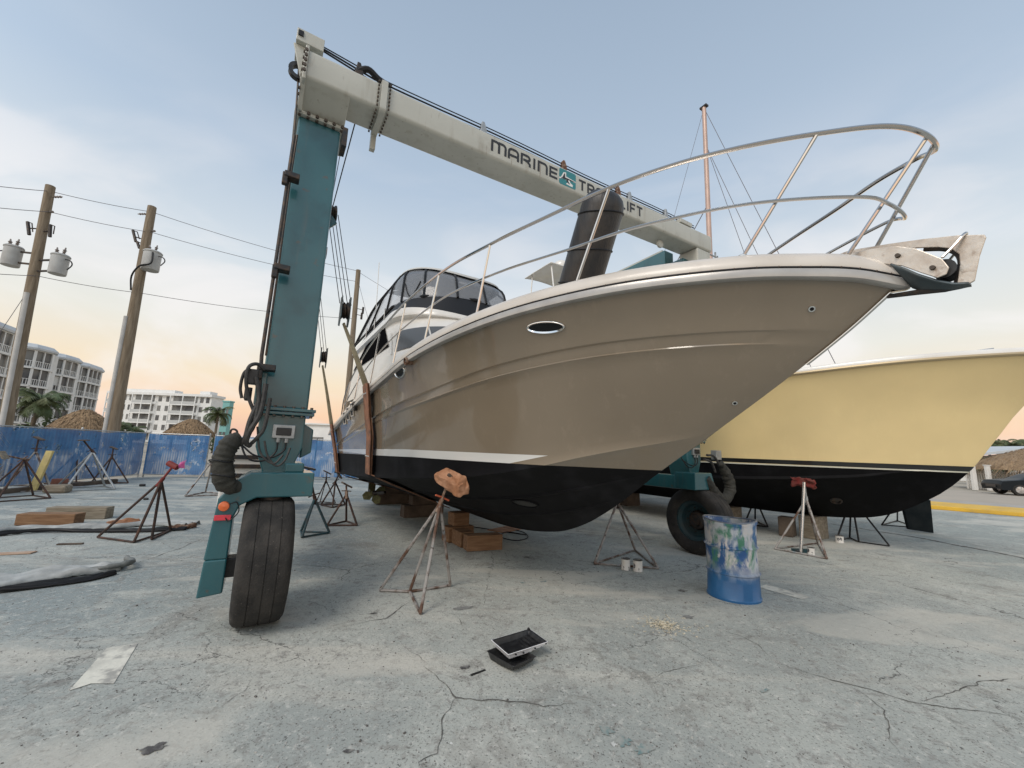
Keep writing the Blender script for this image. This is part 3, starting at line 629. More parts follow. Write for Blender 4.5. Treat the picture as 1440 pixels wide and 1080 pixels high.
# stern gear
MB().lathe([(.03, -.9), (.03, 0), (.06, .02), (.05, .16), (.02, .2)], (-6.0, -.75, .46), (-1, 0, -.12), 12).build('propeller_shaft', DARKM, yacht, smooth=True)
pb = MB()
for k in range(4):
    a = k * PI / 2 + .4; c_ = Vector((-6.12, -.75, .45)); r_ = Vector((0, math.cos(a), math.sin(a))); q_ = Vector((.5, -math.sin(a) * .8, math.cos(a) * .8)).normalized()
    pb.prism([(.03, -.04), (.16, -.12), (.27, -.07), (.28, .05), (.16, .12), (.03, .04)], (c_, r_, q_), .012)
pb.build('propeller', mat('bronze_growth', (.10, .11, .05), .8, col2=(.20, .18, .08), scale=20, bump=.4), yacht, smooth=False)
MB().prism([(-.16, 0), (.16, 0), (.12, -.42), (-.14, -.42)], ((-6.6, -.75, .84), Vector((1, 0, 0)), Vector((0, 0, 1))), .04).build('rudder', DARKM, yacht, bevel=.01)
MB().box((-7.35, 0, 1.22), (.7, 3.1, .09)).build('swim_platform', WHITE, yacht, bevel=.03)

# superstructure: shells of plan outlines
class Shell:
    def __init__(s, keys, pw=.85): s.k = keys; s.pw = pw      # keys: [(w, z, hw, xs, nose, xb, znose)]
    def par(s, w):
        out = []
        for j in range(1, 7): out.append(interp([(q[0], q[j]) for q in s.k], w))
        return out
    def ev(s, a, w, off=0.):
        z, hw, xs, nose, xb, zn = s.par(w); sg = -1 if a > 0 else 1; a_ = abs(a)
        if a_ <= 1:
            th = a_ * PI / 2; x = xs + (nose - xs) * max(0, math.cos(th)) ** s.pw; y = hw * math.sin(th) ** .9; zz = lerp(zn, z, math.sin(th) ** 1.5)
        else: x = lerp(xs, xb, a_ - 1); y = hw; zz = z
        return Vector((x, sg * y, zz))
    def P(s, a, w, off=0.):
        p = s.ev(a, w)
        if off:
            e = .01; t = s.ev(a + e, w) - s.ev(a - e, w); v = s.ev(a, min(1, w + e)) - s.ev(a, max(0, w - e)); n = t.cross(v).normalized()
            c_ = Vector((-4, 0, p.z))
            if n.dot(p - c_) < 0: n = -n
            p = p + n * off
        return p
    def shell(s, nu=64, nv=6, top=True):
        mb = MB().grid(lambda i, k: s.P(-2 + 4 * i, k), nu, nv)
        if top: mb.add([s.P(-2 + 4 * i / nu, 1) for i in range(nu + 1)], [tuple(range(nu + 1))])
        mb.add([s.P(-2, 0), s.P(2, 0), s.P(2, 1), s.P(-2, 1)], [(0, 1, 2, 3)])
        return mb
    def patch(s, quad, off=.012, nu=14, nv=4):
        """quad: corners (a,w) in order; bilinear patch standing proud of the shell"""
        q = [Vector((*c, 0)) for c in quad]
        return MB().grid(lambda i, k: (lambda r: s.P(r.x, r.y, off))(q[0].lerp(q[1], i).lerp(q[3].lerp(q[2], i), k)), nu, nv)
    def strip(s, pts, w_, off=.02, r=None):
        return [s.P(lerp(p[0], q[0], t), lerp(p[1], q[1], t), off) for p, q in zip(pts, pts[1:]) for t in [i / 8 for i in range(9)]]
trunk = Shell([(0, 2.80, 1.40, -1.5, .6, -6.9, 2.95), (1, 3.22, 1.22, -2.2, -.3, -6.9, 3.12)])
trunk.shell().build('cabin_trunk', WHITE, yacht, smooth=True, merge=True)
cabin = Shell([(0, 2.7, 1.46, -3.1, -1.2, -6.9, 2.95), (.5, 3.45, 1.40, -3.5, -1.75, -6.9, 3.5), (1, 4.08, 1.34, -3.9, -2.35, -6.9, 4.02)])
cab = cabin.shell().build('cabin', WHITE, yacht, smooth=True, merge=True)
for sg in (-1, 1):
    w_ = cabin.patch([(sg * .93, .50), (sg * 1.97, .54), (sg * 1.60, .91), (sg * 1.02, .97)], .014); w_.build('side_window', WINS, yacht, smooth=True)
    cabin.patch([(sg * .08, .38), (sg * .84, .38), (sg * .78, .70), (sg * .08, .70)], .014).build('windshield', GREYG, yacht, smooth=True)
    for a_ in (.46, .88): MB().tube(cabin.strip([(sg * a_, .36), (sg * a_, .72)], .02), .016, 6).build('windshield_frame', WHITE, yacht)
fly = Shell([(0, 3.94, 1.30, -3.8, -2.45, -7.1, 3.86), (.35, 4.02, 1.42, -3.6, -2.20, -7.2, 3.94), (1, 4.20, 1.36, -3.6, -2.25, -7.1, 4.02)])
fly.shell().build('flybridge', WHITE, yacht, smooth=True, merge=True)
coam = Shell([(0, 4.19, 1.345, -3.6, -2.26, -6.6, 4.01), (1, 4.42, 1.26, -3.7, -2.5, -6.0, 4.47)])
coam.shell(top=False).build('coaming_screen', BLACKV, yacht, smooth=True)
VIN = bpy.data.materials.new('clear_vinyl'); VIN.use_nodes = True
t_ = VIN.node_tree; b_ = t_.nodes['Principled BSDF']; b_.inputs['Base Color'].default_value = (.24, .25, .27, 1); b_.inputs['Roughness'].default_value = .16; b_.inputs['Alpha'].default_value = .62
nn_ = t_.nodes.new('ShaderNodeTexNoise'); nn_.inputs['Scale'].default_value = 2.5; nn_.inputs['Detail'].default_value = 2; bb_ = t_.nodes.new('ShaderNodeBump'); bb_.inputs['Strength'].default_value = .5; bb_.inputs['Distance'].default_value = .08
t_.links.new(nn_.outputs['Fac'], bb_.inputs['Height']); t_.links.new(bb_.outputs[0], b_.inputs['Normal'])
encl = Shell([(0, 4.38, 1.28, -3.7, -2.48, -7.7, 4.45), (.7, 5.02, 1.20, -3.85, -2.68, -5.9, 4.90), (1, 5.22, 1.08, -4.0, -2.92, -5.0, 5.06)])
en = MB().grid(lambda i, k: encl.P(-2 + 4 * i, k), 72, 8); en.build('canvas_enclosure', VIN, yacht, smooth=True, merge=True)
topm = Shell([(0, 5.20, 1.12, -3.95, -2.83, -5.1, 5.05), (.5, 5.25, 1.10, -3.95, -2.85, -5.1, 5.11), (1, 5.31, .85, -4.0, -3.15, -5.0, 5.24)])
topm.shell(nv=3).build('canopy', mat('canopy_canvas', (.56, .55, .52), .8, col2=(.48, .47, .44), scale=3), yacht, smooth=True, merge=True)
fr = MB()
fr.tube(encl.strip([(-2, 1), (2, 1)], 0, .012), .028, 6); fr.tube(encl.strip([(-2, .02), (2, .02)], 0, .012), .03, 6)
for a_ in (-2, 2, -1.55, 1.55, -1.12, 1.12, -.80, .80, -.5, .5, -.1, .16): fr.tube(encl.strip([(a_, 0), (a_, 1)], 0, .012), .024 if abs(a_) < 1.9 else .035, 6)
fr.tube([encl.P(.55 + .22 * t, .45 - .38 * math.sin(PI * t) + .0, .014) for t in [i / 12 for i in range(13)]], .012, 5)
fr.build('enclosure_binding', BLACKV, yacht)
ws = MB()
for sg in (-1, 1):
    for k in range(3): ws.tube([fly.P(sg * (1.1 + .25 * k), .9, 0), fly.P(sg * (1.1 + .25 * k), .9, 0) + Vector((0, 0, .25))], .013, 6)
islands(ws, 'flybridge_stanchion', STEEL, yacht)
MB().tube([(-5.6, -1.2, 4.3), (-5.75, -1.22, 6.2)], .010, 6).build('antenna', WHITE, yacht)
MB().box((-3.5, .2, 5.24), (.12, .3, .06)).build('horn', CHROME, yacht, bevel=.02)

# bow rail
TR = [(3.60, 0, 3.52), (3.80, .11, 3.53), (3.68, .25, 3.60), (3.43, .42, 3.655), (3.08, .66, 3.69), (2.69, .88, 3.71), (2.25, 1.09, 3.70), (1.76, 1.28, 3.66), (.99, 1.50, 3.64), (-.03, 1.63, 3.68), (-1.8, 1.66, 3.70), (-3.7, 1.66, 3.50), (-5.4, 1.64, 3.14), (-6.3, 1.63, 2.75), (-6.5, 1.63, 2.3)]
TR = TR[1:]
MR = [(3.62, .13, 3.165), (3.50, .25, 3.235), (3.03, .60, 3.31), (2.43, .95, 3.325), (1.89, 1.19, 3.30), (.92, 1.50, 3.31), (-.3, 1.64, 3.33), (-2.34, 1.67, 3.25), (-4.2, 1.66, 3.0), (-6.1, 1.64, 2.55)]
def both(k, r, name):
    pts = [(x, -y, z) for x, y, z in reversed(k)] + [(x, y, z) for x, y, z in k]
    return MB().tube(spline(pts, 8), r, 8).build(name, STEEL, yacht, smooth=True)
both(TR, .0155, 'top_rail'); both(MR, .0115, 'mid_rail')
def tr_at(x):
    return interp([(p[0], p[1]) for p in reversed(TR)], x), interp([(p[0], p[2]) for p in reversed(TR)], x)
def dk_at(x, ins=.10):
    y = H1.rows[2][0](x) - ins; return max(.12, y), sinterp(RBZ, x) + .155
for sg in (-1, 1):
    for xt, xf in (((3.40, 2.93),) if sg < 0 else ()) + ( (2.23, 1.9), (.98, .83), (-.1, -.2), (-1.4, -1.5), (-2.9, -3.0), (-4.4, -4.5), (-5.6, -5.7)):
        yt, zt = tr_at(xt); yf, zf = dk_at(xf)
        MB().tube([(xt, sg * yt, zt), (xf, sg * yf, zf)], .0125, 8).lathe([(.03, 0), (.03, .012), (.018, .02)], (xf, sg * yf, zf), (0, 0, 1), 12).build('stanchion', STEEL, yacht, smooth=True)

for sg in (-1, 1): MB().tube([(3.80, sg * .06, 3.53), (3.40, sg * .14, 2.93)], .0125, 8).build('stanchion', STEEL, yacht, smooth=True)
# pulpit, anchor and roller
def cen(px, py, n=0.0): return onplane_n(px, py, n)
def cplate(pl_, n, th, name, m_, parent=None, bevel=.004):
    q = [cen(x, y, n) for x, y in pl_]; o_ = Vector((0, -n, 0))
    return MB().prism([(a[0], a[2]) for a in q], (o_, Vector((1, 0, 0)), Vector((0, 0, 1))), th).build(name, m_, parent or yacht, bevel=bevel)
PUL = mat('weathered_stainless', (.60, .54, .47), .38, .55, col2=(.44, .36, .29), scale=9, bump=.15, bscale=30, layers=[((.25, .17, .12), 22, .6, .72, 5, .7)])
cplate([(1168, 362), (1195, 352), (1250, 343), (1300, 336), (1347, 331), (1385, 330), (1387, 334), (1378, 360), (1371, 395), (1364, 399), (1346, 400), (1350, 372), (1349, 358), (1338, 350), (1320, 348), (1290, 349), (1250, 354), (1200, 366)], .0, .012, 'pulpit_plate', PUL)
cplate([(1165, 364), (1225, 350), (1260, 346), (1290, 350), (1325, 364), (1335, 376), (1331, 386), (1318, 391), (1296, 384), (1268, 374), (1240, 371)], .075, .010, 'cheek_plate', PUL)
cplate([(1165, 364), (1225, 350), (1260, 346), (1290, 350), (1325, 364), (1335, 376), (1331, 386), (1318, 391), (1296, 384), (1268, 374), (1240, 371)], -.075, .010, 'cheek_plate', PUL)
for x, y in ((1263, 360), (1312, 377)): MB().lathe([(.001, .02), (.012, .02), (.014, 0), (.014, -.17), (.001, -.17)], cen(x, y, .078), (0, -1, 0), 8).build('axle_bolt', BOLT, yacht)
MB().lathe([(.01, -.05), (.055, -.05), (.03, -.02), (.025, 0), (.03, .02), (.055, .05), (.01, .05)], cen(1330, 381, 0), (0, 1, 0), 20).build('anchor_roller', BLACKP, yacht, smooth=True)
MB().tube(spline([cen(1325, 362, .08), cen(1342, 345, .05), cen(1355, 330, .02), cen(1359, 329, -.02), cen(1352, 345, -.05), cen(1335, 366, -.08)], 6), .0075, 8).build('keeper_hoop', STEEL, yacht, smooth=True)
MB().tube(spline([cen(1300, 350, -.02), cen(1330, 350, -.02), cen(1348, 358, -.02), cen(1352, 375, -.02), cen(1346, 398, -.02)], 6), .016, 8).build('chain_guide', DARKM, yacht, smooth=True)
anc = MB()
AN = [(1254, 372, 1284, 404), (1268, 376, 1300, 409), (1290, 386, 1318, 409), (1315, 394, 1335, 408), (1340, 399, 1350, 405), (1362, 398, 1366, 401)]
def anf(i, k):
    j = i * (len(AN) - 1); a_ = AN[int(min(j, len(AN) - 2))]; b2 = AN[int(min(j, len(AN) - 2)) + 1]; f_ = j - int(min(j, len(AN) - 2))
    tx, ty, bx, by = (lerp(a_[q], b2[q], f_) for q in range(4)); s_ = k * 2 - 1
    tp_, bt_ = Vector(cen(tx, ty, .10 * (1 - i * .7))), Vector(cen(bx, by, 0)); p = bt_.lerp(tp_, abs(s_)); p.y = -.12 * (1 - i * .75) * s_ * (1.15 - .15 * abs(s_)); return p
anc.grid(anf, 20, 10); anc.build('anchor', mat('anchor_steel', (.07, .09, .10), .45, .5, col2=(.10, .11, .11), scale=12), yacht, smooth=True, solid=.014)
MB().tube([cen(1248, 417, 0), cen(1290, 411, 0), cen(1330, 407, 0), cen(1352, 403, 0)], [.013, .017, .016, .010], 8).build('bobstay_plate', DARKM, yacht, smooth=True)
st_ = MB()
for i in range(20): x = 3.05 + .49 * i / 19; st_.v.append(Vector((x + .006, -.014, sinterp(STEM, x) - .004))); st_.v.append(Vector((x + .006, .014, sinterp(STEM, x) - .004)))
st_.f += [(2 * i, 2 * i + 1, 2 * i + 3, 2 * i + 2) for i in range(19)]; st_.build('stem_band', STEEL, yacht, solid=.006)

# fender lashed to the rail
fa, fb_ = Vector(bw(onplane_n(853, 268, 1.13))), None
d0 = bw(onplane_n(854, 270, .82)); d1 = bw(onplane_n(808, 425, .86))
ax = (d1 - d0); Lf = ax.length; fender = thing('fender', 'black cylindrical fender lashed upright to the bow rail of the tan yacht', 'fender', d1)
prof = [(.001, 0), (.06, .003), (.12, .02), (.165, .06), (.188, .11), (.195, .17), (.195, Lf - .17), (.188, Lf - .11), (.165, Lf - .06), (.12, Lf - .02), (.06, Lf - .003), (.001, Lf)]
MB().lathe(prof, d1, -ax, 36).build('fender_body', FEND, fender, world=True, smooth='full')
for f_ in (.18, .47, .80):
    c_ = d1 - ax * f_; MB().tube([c_ + (ax.orthogonal().normalized() * math.cos(a) + ax.cross(ax.orthogonal()).normalized() * math.sin(a)) * .199 + ax.normalized() * .05 * math.sin(a + 1) for a in [2 * PI * i / 30 for i in range(31)]], .007, 6).build('lashing', BLACKV, fender, world=True)


# ------------------------------------------------------------------ the yellow boat
C2 = Vector((6.9, 8.4, 0))
STEM2 = [(-13, .40), (-1.83, .43), (-.48, .47), (.25, .56), (.66, .70), (1.08, .95), (1.39, 1.19), (1.66, 1.48), (1.76, 1.61), (2.08, 2.12), (2.39, 2.6), (2.8, 3.0), (3.15, 3.32)]
c2z = [(-13, .95), (-3, 1.15), (-1, 1.22), (.4, 1.35), (1.2, 1.5), (1.62, 1.44)]
k2z = [(-13, 1.9), (-3, 2.1), (0, 2.2), (1.5, 2.2), (2.1, 2.14)]
s2z = [(-13, 2.5), (-6, 2.85), (-2, 3.12), (-.14, 3.21), (1.36, 3.30), (2.54, 3.33), (3.15, 3.32)]
H2 = Hull(-11, STEM2, .8, [(Bf(1.95, 6, 1.64), c2z, 1.64), (Bf(2.12, 6.2, 2.1), k2z, 2.1), (Bf(2.3, 6.5, 3.15), s2z, 3.15)])
HM2, _ = hull_paint('yellow_hull_paint', (.86, .665, .335), (.0035, .0035, .004), (.62, .60, .50), [(-10, 1.462), (1.6, 1.502)], [(-10, 1.486), (1.6, 1.526)], None, .30, .6, dust=.16)
# black boot top between the pin stripe and the yellow
nt2 = HM2.node_tree; N2, L2 = nt2.nodes, nt2.links; b2_ = N2['Principled BSDF']; old = b2_.inputs['Base Color'].links[0].from_socket
sp2 = N2.new('ShaderNodeSeparateXYZ'); co2 = N2.new('ShaderNodeTexCoord'); L2.new(co2.outputs['Object'], sp2.inputs[0])
g1 = N2.new('ShaderNodeMath'); g1.operation = 'GREATER_THAN'; L2.new(sp2.outputs['Z'], g1.inputs[0]); g1.inputs[1].default_value = 1.524
g2 = N2.new('ShaderNodeMath'); g2.operation = 'LESS_THAN'; L2.new(sp2.outputs['Z'], g2.inputs[0]); g2.inputs[1].default_value = 1.61
g3 = N2.new('ShaderNodeMath'); g3.operation = 'MULTIPLY'; L2.new(g1.outputs[0], g3.inputs[0]); L2.new(g2.outputs[0], g3.inputs[1])
mxx = N2.new('ShaderNodeMixRGB'); L2.new(g3.outputs[0], mxx.inputs['Fac']); L2.new(old, mxx.inputs['Color1']); mxx.inputs['Color2'].default_value = (.012, .012, .012, 1); L2.new(mxx.outputs[0], b2_.inputs['Base Color'])
ybt = thing('sport_fishing_boat', 'pale yellow sport fishing boat with black bottom, propped on stands right of the tan yacht', 'boat', C2, BRZ)
SP2 = [(0, 0), (0, .2), (0, .4), (0, .6), (0, .8), (0, .97), (0, 1, .035, -.02), (1, .02, .01, .02), (1, .2, 0, 0, .03), (1, .4, 0, 0, .03), (1, .6, 0, 0, .03), (1, .8, 0, 0, .03), (1, 1, 0, 0), (2, .15, 0, 0, .06), (2, .3, 0, 0, .06), (2, .45, 0, 0, .06), (2, .6, 0, 0, .06), (2, .75, 0, 0, .06), (2, .88, 0, 0, .06), (2, .97, 0, 0, .06), (2, 1, .0, 0)]
h2m = H2.mesh(SP2); ho = h2m.build('hull', HM2, ybt, smooth=True, merge=True); ho.data.set_sharp_from_angle(angle=math.radians(24))
BV2 = world_bvh(h2m, C2)
molding(H2, [(.0, -.03), (.03, -.028), (.045, -.005), (.04, .02), (.02, .028)]).build('rub_rail', mat('gold_rail', (.42, .33, .20), .35, .4), ybt, smooth=True, merge=True)
molding(H2, [(.02, .027), (.02, .07), (.0, .10), (-.06, .11), (-.5, .12), (-2.2, .2)]).build('deck', WHITE, ybt, smooth=True, merge=True)
for dx_ in (-.05, .07):
    p = onplane_n(1413 + dx_ * 70, 497, .3, C2); MB().tube([(p[0] - .3 + dx_, -.35, 3.40), (p[0] - .3 + dx_, -.35, 3.50)], .018, 8).tube([(p[0] - .40 + dx_, -.35, 3.50), (p[0] - .20 + dx_, -.35, 3.50)], .014, 8).build('cleat', STEEL, ybt)
MB().bar((-6.2, -2.0, 3.02), (-1.0, -1.75, 3.32), .02, .10).build('toe_board', WHITE, ybt)
p, n = hit(BV2, 1176, 704, C2); MB().lathe([(.10, -.01), (.10, .012), (.075, .02), (.07, .0), (.001, .0)], p, n, 20).build('thruster_ring', DARKM, ybt, smooth=True)
cb2 = Shell([(0, 3.2, 1.7, -6.5, -3.2, -10, 3.2), (1, 4.9, 1.5, -6.8, -4.6, -10, 4.9)]); cb2.shell().build('deckhouse', WHITE, ybt, smooth=True, merge=True)
for sg in (-1, 1): cb2.patch([(sg * .1, .45), (sg * 1.7, .45), (sg * 1.7, .85), (sg * .1, .85)], .02).build('window', GLASSD, ybt, smooth=True)
# tuna tower with hard top and radar dome, seen past the tan bow
tp = onplane_n(781, 378, 0, C2)
tz = tp[2]; tx = tp[0]
MB().grid(lambda i, k: (tx - 1.1 + 2.0 * i, (-.9 + 1.8 * k), tz - .30 + .26 * math.sin(PI * k) ** .6 * math.sin(PI * min(1, i * 1.0 + .02)) ** .5), 14, 14).build('tower_top', WHITE, ybt, smooth='full', solid=.04)
MB().lathe([(.001, .42), (.17, .40), (.30, .30), (.34, .14), (.32, 0), (.001, 0)], (tx + .1, .25, tz - .02), (0, 0, 1), 24).build('radar_dome', WHITE, ybt, smooth='full')
tw = MB()
for sx_ in (-1, 1):
    for sy_ in (-1, 1): tw.tube([(tx + sx_ * .7, sy_ * .75, tz - .25), (tx + sx_ * 1.2 + 1.0, sy_ * 1.3, 4.9)], .03, 6)
for k in range(5):
    z_ = tz - .6 - k * .32; tw.tube([(tx - .75, .45, z_), (tx - .75, .75, z_)], .015, 6)
tw.tube([(tx - .75, .45, tz - .3), (tx - .75, .45, tz - 2.2)], .018, 6); tw.tube([(tx - .75, .75, tz - .3), (tx - .75, .75, tz - 2.2)], .018, 6)
tw.build('tower_frame', WHITE, ybt)

# ------------------------------------------------------------------ sailing yacht behind
C3 = Vector((8.75, 17.2, 0)); sail = thing('sailing_yacht', 'sailing yacht with a tall pinkish mast standing behind the yellow boat', 'boat', C3, BRZ)
H3 = Hull(-6, [(-6, 1.1), (-3, .95), (0, .9), (2, 1.0), (3.4, 1.4), (4.6, 2.1), (5.2, 2.6)], 2.6, [(Bf(1.2, 6, 3.6), [(-6, 1.3), (0, 1.15), (3.6, 1.5)], 3.6), (Bf(1.5, 6, 4.4), [(-6, 1.8), (0, 1.7), (4.4, 1.98)], 4.4), (Bf(1.6, 6, 5.2), [(-6, 2.4), (0, 2.35), (5.2, 2.6)], 5.2)])
H3.mesh([(0, 0), (0, .3), (0, .6), (0, 1), (1, .5), (1, 1), (2, .5), (2, 1)], 40).build('hull', mat('navy_hull', (.02, .03, .05), .3, coat=.5), sail, smooth=True, merge=True)
molding(H3, [(0, 0), (0, .05), (-.3, .08), (-1.6, .2)], 40).build('deck', WHITE, sail, smooth=True, merge=True)
MB().prism([(-.8, 0), (.7, 0), (.4, -.85), (-.6, -.85)], ((0, 0, .95), Vector((1, 0, 0)), Vector((0, 0, 1))), .16).build('keel', DARKM, sail)
MASTC = mat('mast_paint', (.52, .36, .29), .4, .2, col2=(.42, .30, .25), scale=2)
mt = local_of(at(990, 152, 17.2), C3); mz = mt.z
MB().tube([(0, 0, 2.4), (mt.x * .3, mt.y * .3, mz * .4), (mt.x, mt.y, mz)], [.12, .12, .10], 10).build('mast', MASTC, sail, smooth=True)
MB().box((mt.x, mt.y, mz + .05), (.35, .2, .08)).build('masthead', DARKM, sail)
MB().bar((mt.x * .7 - .35, -.25, mz * .70), (mt.x * .7 + .35, .25, mz * .70), .04, .04).build('spreader', MASTC, sail)
rg = MB()
for e_ in ((5.1, 0, 2.6), (4.2, .5, 2.55), (-6, 0, 2.5), (3.0, 1.0, 2.5)): rg.tube([(mt.x, mt.y, mz - (.0 if e_[1] == 0 else 2.0)), e_], .012, 4)
rg.tube([(mt.x, mt.y - .05, mz * .72), (-2.4, -1.3, mz * .45), (-3.5, -1.4, 2.4)], .02, 4)
rg.build('rigging', WIRE, sail)
MB().tube([(0, 0, 3.4), (-4.6, 0, 3.5)], .09, 8).build('boom', MASTC, sail)

# ------------------------------------------------------------------ travelling boat hoist.  q(n, t, z) -> lift-local
lift = thing('boat_hoist', 'teal and cream wheeled boat hoist straddling the tan yacht, lettered crossbeam on top', 'boat lift', C0, LRZ)
def q(n, t, z): return Vector((-n, -t, z))
def qpx(px, py, t): p = onplane_t(px, py, t); return q(-p[1], t, p[2])
bzl = lambda n: 5.385 + .020 * (3.3 - n)
TF, TB_ = .05, -.37
# crossbeam as a rounded box section running from n=3.28 to n=-3.78
def sect(n, grow=0., h=.345):
    z0 = bzl(n) - grow; z1 = z0 + h + 2 * grow; a, b = TF + grow, TB_ - grow; r = .045; P_ = []
    for cx, cz, s0 in ((a - r, z1 - r, 0), (b + r, z1 - r, 90), (b + r, z0 + r, 180), (a - r, z0 + r, 270)):
        for k in range(5):
            an = math.radians(s0 + 22.5 * k); P_.append(q(n, cx + r * math.cos(an), cz + r * math.sin(an)))
    return P_
cb = MB(); ns = [3.28, 2.6, 2.0, 1, 0, -1, -2, -3, -3.78]
rings = [sect(n) for n in ns]
for i, rg_ in enumerate(rings): cb.v += rg_
for i in range(len(ns) - 1):
    for k in range(20): k2 = (k + 1) % 20; cb.f.append((i * 20 + k, i * 20 + k2, (i + 1) * 20 + k2, (i + 1) * 20 + k))
cb.f.append(tuple(range(20))); cb.f.append(tuple((len(ns) - 1) * 20 + k for k in range(20)))
beam = cb.build('crossbeam', CREAM, lift, smooth=True)
# left head: flanges, gusset, bolts
hd = MB()
hd.box(q(3.30, -.18, 5.55), (.035, .50, .40))
hd.prism([(-.035, 5.392), (.72, 5.392), (.72, 5.235), (.32, 5.235)], (q(3.065, 0, 0), Vector((0, 1, 0)), Vector((0, 0, 1))), .455)
hd.box(q(3.075, -.51, 5.216), (.55, .50, .040))
hd.prism([(-.05, 5.40), (.0, 5.40), (.30, 5.20), (.22, 5.20)], (q(3.305, 0, 0), Vector((0, 1, 0)), Vector((0, 0, 1))), .05)
hd.build('beam_head', CREAM, lift, bevel=.008)
bo = MB()
for k in range(8): bo.lathe([(.018, 0), (.018, .016), (.001, .016)], q(3.32, -.05, 5.24 + k * .075), (-1, 0, 0), 6); bo.lathe([(.017, 0), (.017, .02), (.001, .02)], q(3.305, (TF + .05) if k > 2 else (-.26 + .10 * k), 5.23 + k * .06), (0, -1, 0), 6)
for k in range(6): bo.lathe([(.019, 0), (.019, .022), (.001, .022)], q(2.86 + k * .088, -.26, 5.216), (0, -1, 0), 6); bo.lathe([(.017, 0), (.017, .018), (.001, .018)], q(2.86 + k * .088, -.285, 5.196), (0, 0, -1), 6)
islands(bo, 'bolt', BOLT, lift)
# top cap box over the left head with the cable guide
tb_ = MB(); tb_.box(q(3.285, -.20, 5.945), (.27, .30, .15)); tb_.prism([(-.02, 0), (.12, 0), (.12, -.40), (.09, -.40)], (q(3.42, -.12, 5.87), Vector((1, 0, 0)), Vector((0, 0, 1))), .03)
tb_.build('cable_guide_box', CREAM, lift, bevel=.006)
MB().box(q(3.38, -.045, 5.955), (.05, .02, .06)).build('guide_slot', BLACKV, lift)
MB().lathe([(.06, -.03), (.10, -.03), (.085, 0), (.10, .03), (.06, .03)], q(3.36, -.20, 5.62), (0, 1, 0), 20, closed=True).build('sheave', BLACKP, lift, smooth=True)
# clamp band at the beam splice
cl = MB(); o0 = len(cl.v)
for n in (2.46, 2.53):
    cl.v += sect(n, .035)
for k in range(20): k2 = (k + 1) % 20; cl.f.append((k, k2, 20 + k2, 20 + k))
cl.f.append(tuple(range(20))); cl.f.append(tuple(range(20, 40)))
cl.box(q(2.495, TB_ - .02, 5.30), (.06, .07, .24)); cl.build('splice_clamp', CREAM, lift, bevel=.004)
bo = MB()
for k in range(7):
    for n in (2.44, 2.55): bo.lathe([(.014, 0), (.014, .018), (.001, .018)], q(n, TF + .02, bzl(2.5) + .02 + k * .052), (1 if n < 2.5 else -1, 0, 0), 6); bo.lathe([(.014, 0), (.014, .018), (.001, .018)], q(n, TF - .02 - k * .062, bzl(2.5) - .018), (1 if n < 2.5 else -1, 0, 0), 6)
islands(bo, 'clamp_bolt', BOLT, lift)
cb_ = MB()
for dz, r_ in ((.10, .010), (.055, .010), (.145, .007)):
    cb_.tube([q(3.15, TF - .16, 5.90 + dz * .6)] + [q(n, TF - .10 + .03 * (dz - .1), bzl(n) + .345 + dz + .012 * math.sin(n * 2)) for n in [2.6 - .4 * i for i in range(16)]], r_, 6)
cb_.build('travel_cables', BLACKV, lift, smooth=True)
for n, m_ in ((2.78, DARKM), (1.18, GALV), (-.20, RUST), (-1.35, RUST), (-1.62, GALV), (-2.55, GALV)):
    MB().prism([(-.05, 0), (.06, 0), (.05, .10), (.015, .19), (-.02, .19), (-.03, .1)], (q(n, TF - .10, bzl(n) + .343), Vector((1, 0, 0)), Vector((0, 0, 1))), .07).build('cable_bracket', m_, lift, bevel=.006)
MB().tube(spline([q(2.80, TF - .1, 5.82), q(2.68, TF - .08, 5.90), q(2.55, TF - .1, 5.86), q(2.40, TF - .1, 5.83)], 5), .035, 8).build('cable_clump', BLACKV, lift, smooth=True)
# pulley with plate on the underside at the right end and pivoting arm
MB().lathe([(.001, -.02), (.07, -.02), (.075, 0), (.07, .02), (.03, .03), (.001, .03)], q(-2.52, TF - .2, 5.40), (0, -1, 0), 20).build('end_sheave', CREAM, lift, smooth=True)
MB().box(q(-3.05, TF - .08, bzl(-3.05) + .40), (.34, .14, .08)).build('beam_top_box', CREAM, lift, bevel=.01)
MB().tube([q(-3.75, -.1, 5.60), q(-4.25, -.12, 5.62), q(-4.25, -.12, 5.66)], .015, 6).tube([q(-4.18, -.12, 5.60), q(-4.18, -.12, 5.72)], .02, 6).build('limit_switch', GALV, lift)

# lettering
def rib(mb, pts, w, fr, y, cyc=False):
    """flat stroke of width w through 2D pts with mitred joints"""
    org, A_, B_ = fr; P_ = [Vector((a, b, 0)) for a, b in pts]; n = len(P_); L_, R_ = [], []
    for i in range(n):
        d0_ = (P_[i] - P_[i - 1]).normalized() if i else (P_[1] - P_[0]).normalized(); d1_ = (P_[i + 1] - P_[i]).normalized() if i < n - 1 else d0_
        n0 = Vector((-d0_.y, d0_.x, 0)); n1 = Vector((-d1_.y, d1_.x, 0)); mm = (n0 + n1).normalized(); k = w / 2 / max(.5, mm.dot(n0)); L_.append(P_[i] + mm * k); R_.append(P_[i] - mm * k)
    N_ = A_.cross(B_).normalized(); vs = [org + A_ * p.x + B_ * p.y + N_ * y for p in L_ + R_]
    mb.add(vs, [(i, i + 1, n + i + 1, n + i) for i in range(n - 1)])
def arc(cx, cy, r, a0, a1, k=5): return [(cx + r * math.cos(math.radians(lerp(a0, a1, i / k))), cy + r * math.sin(math.radians(lerp(a0, a1, i / k)))) for i in range(k + 1)]
S_ = .15
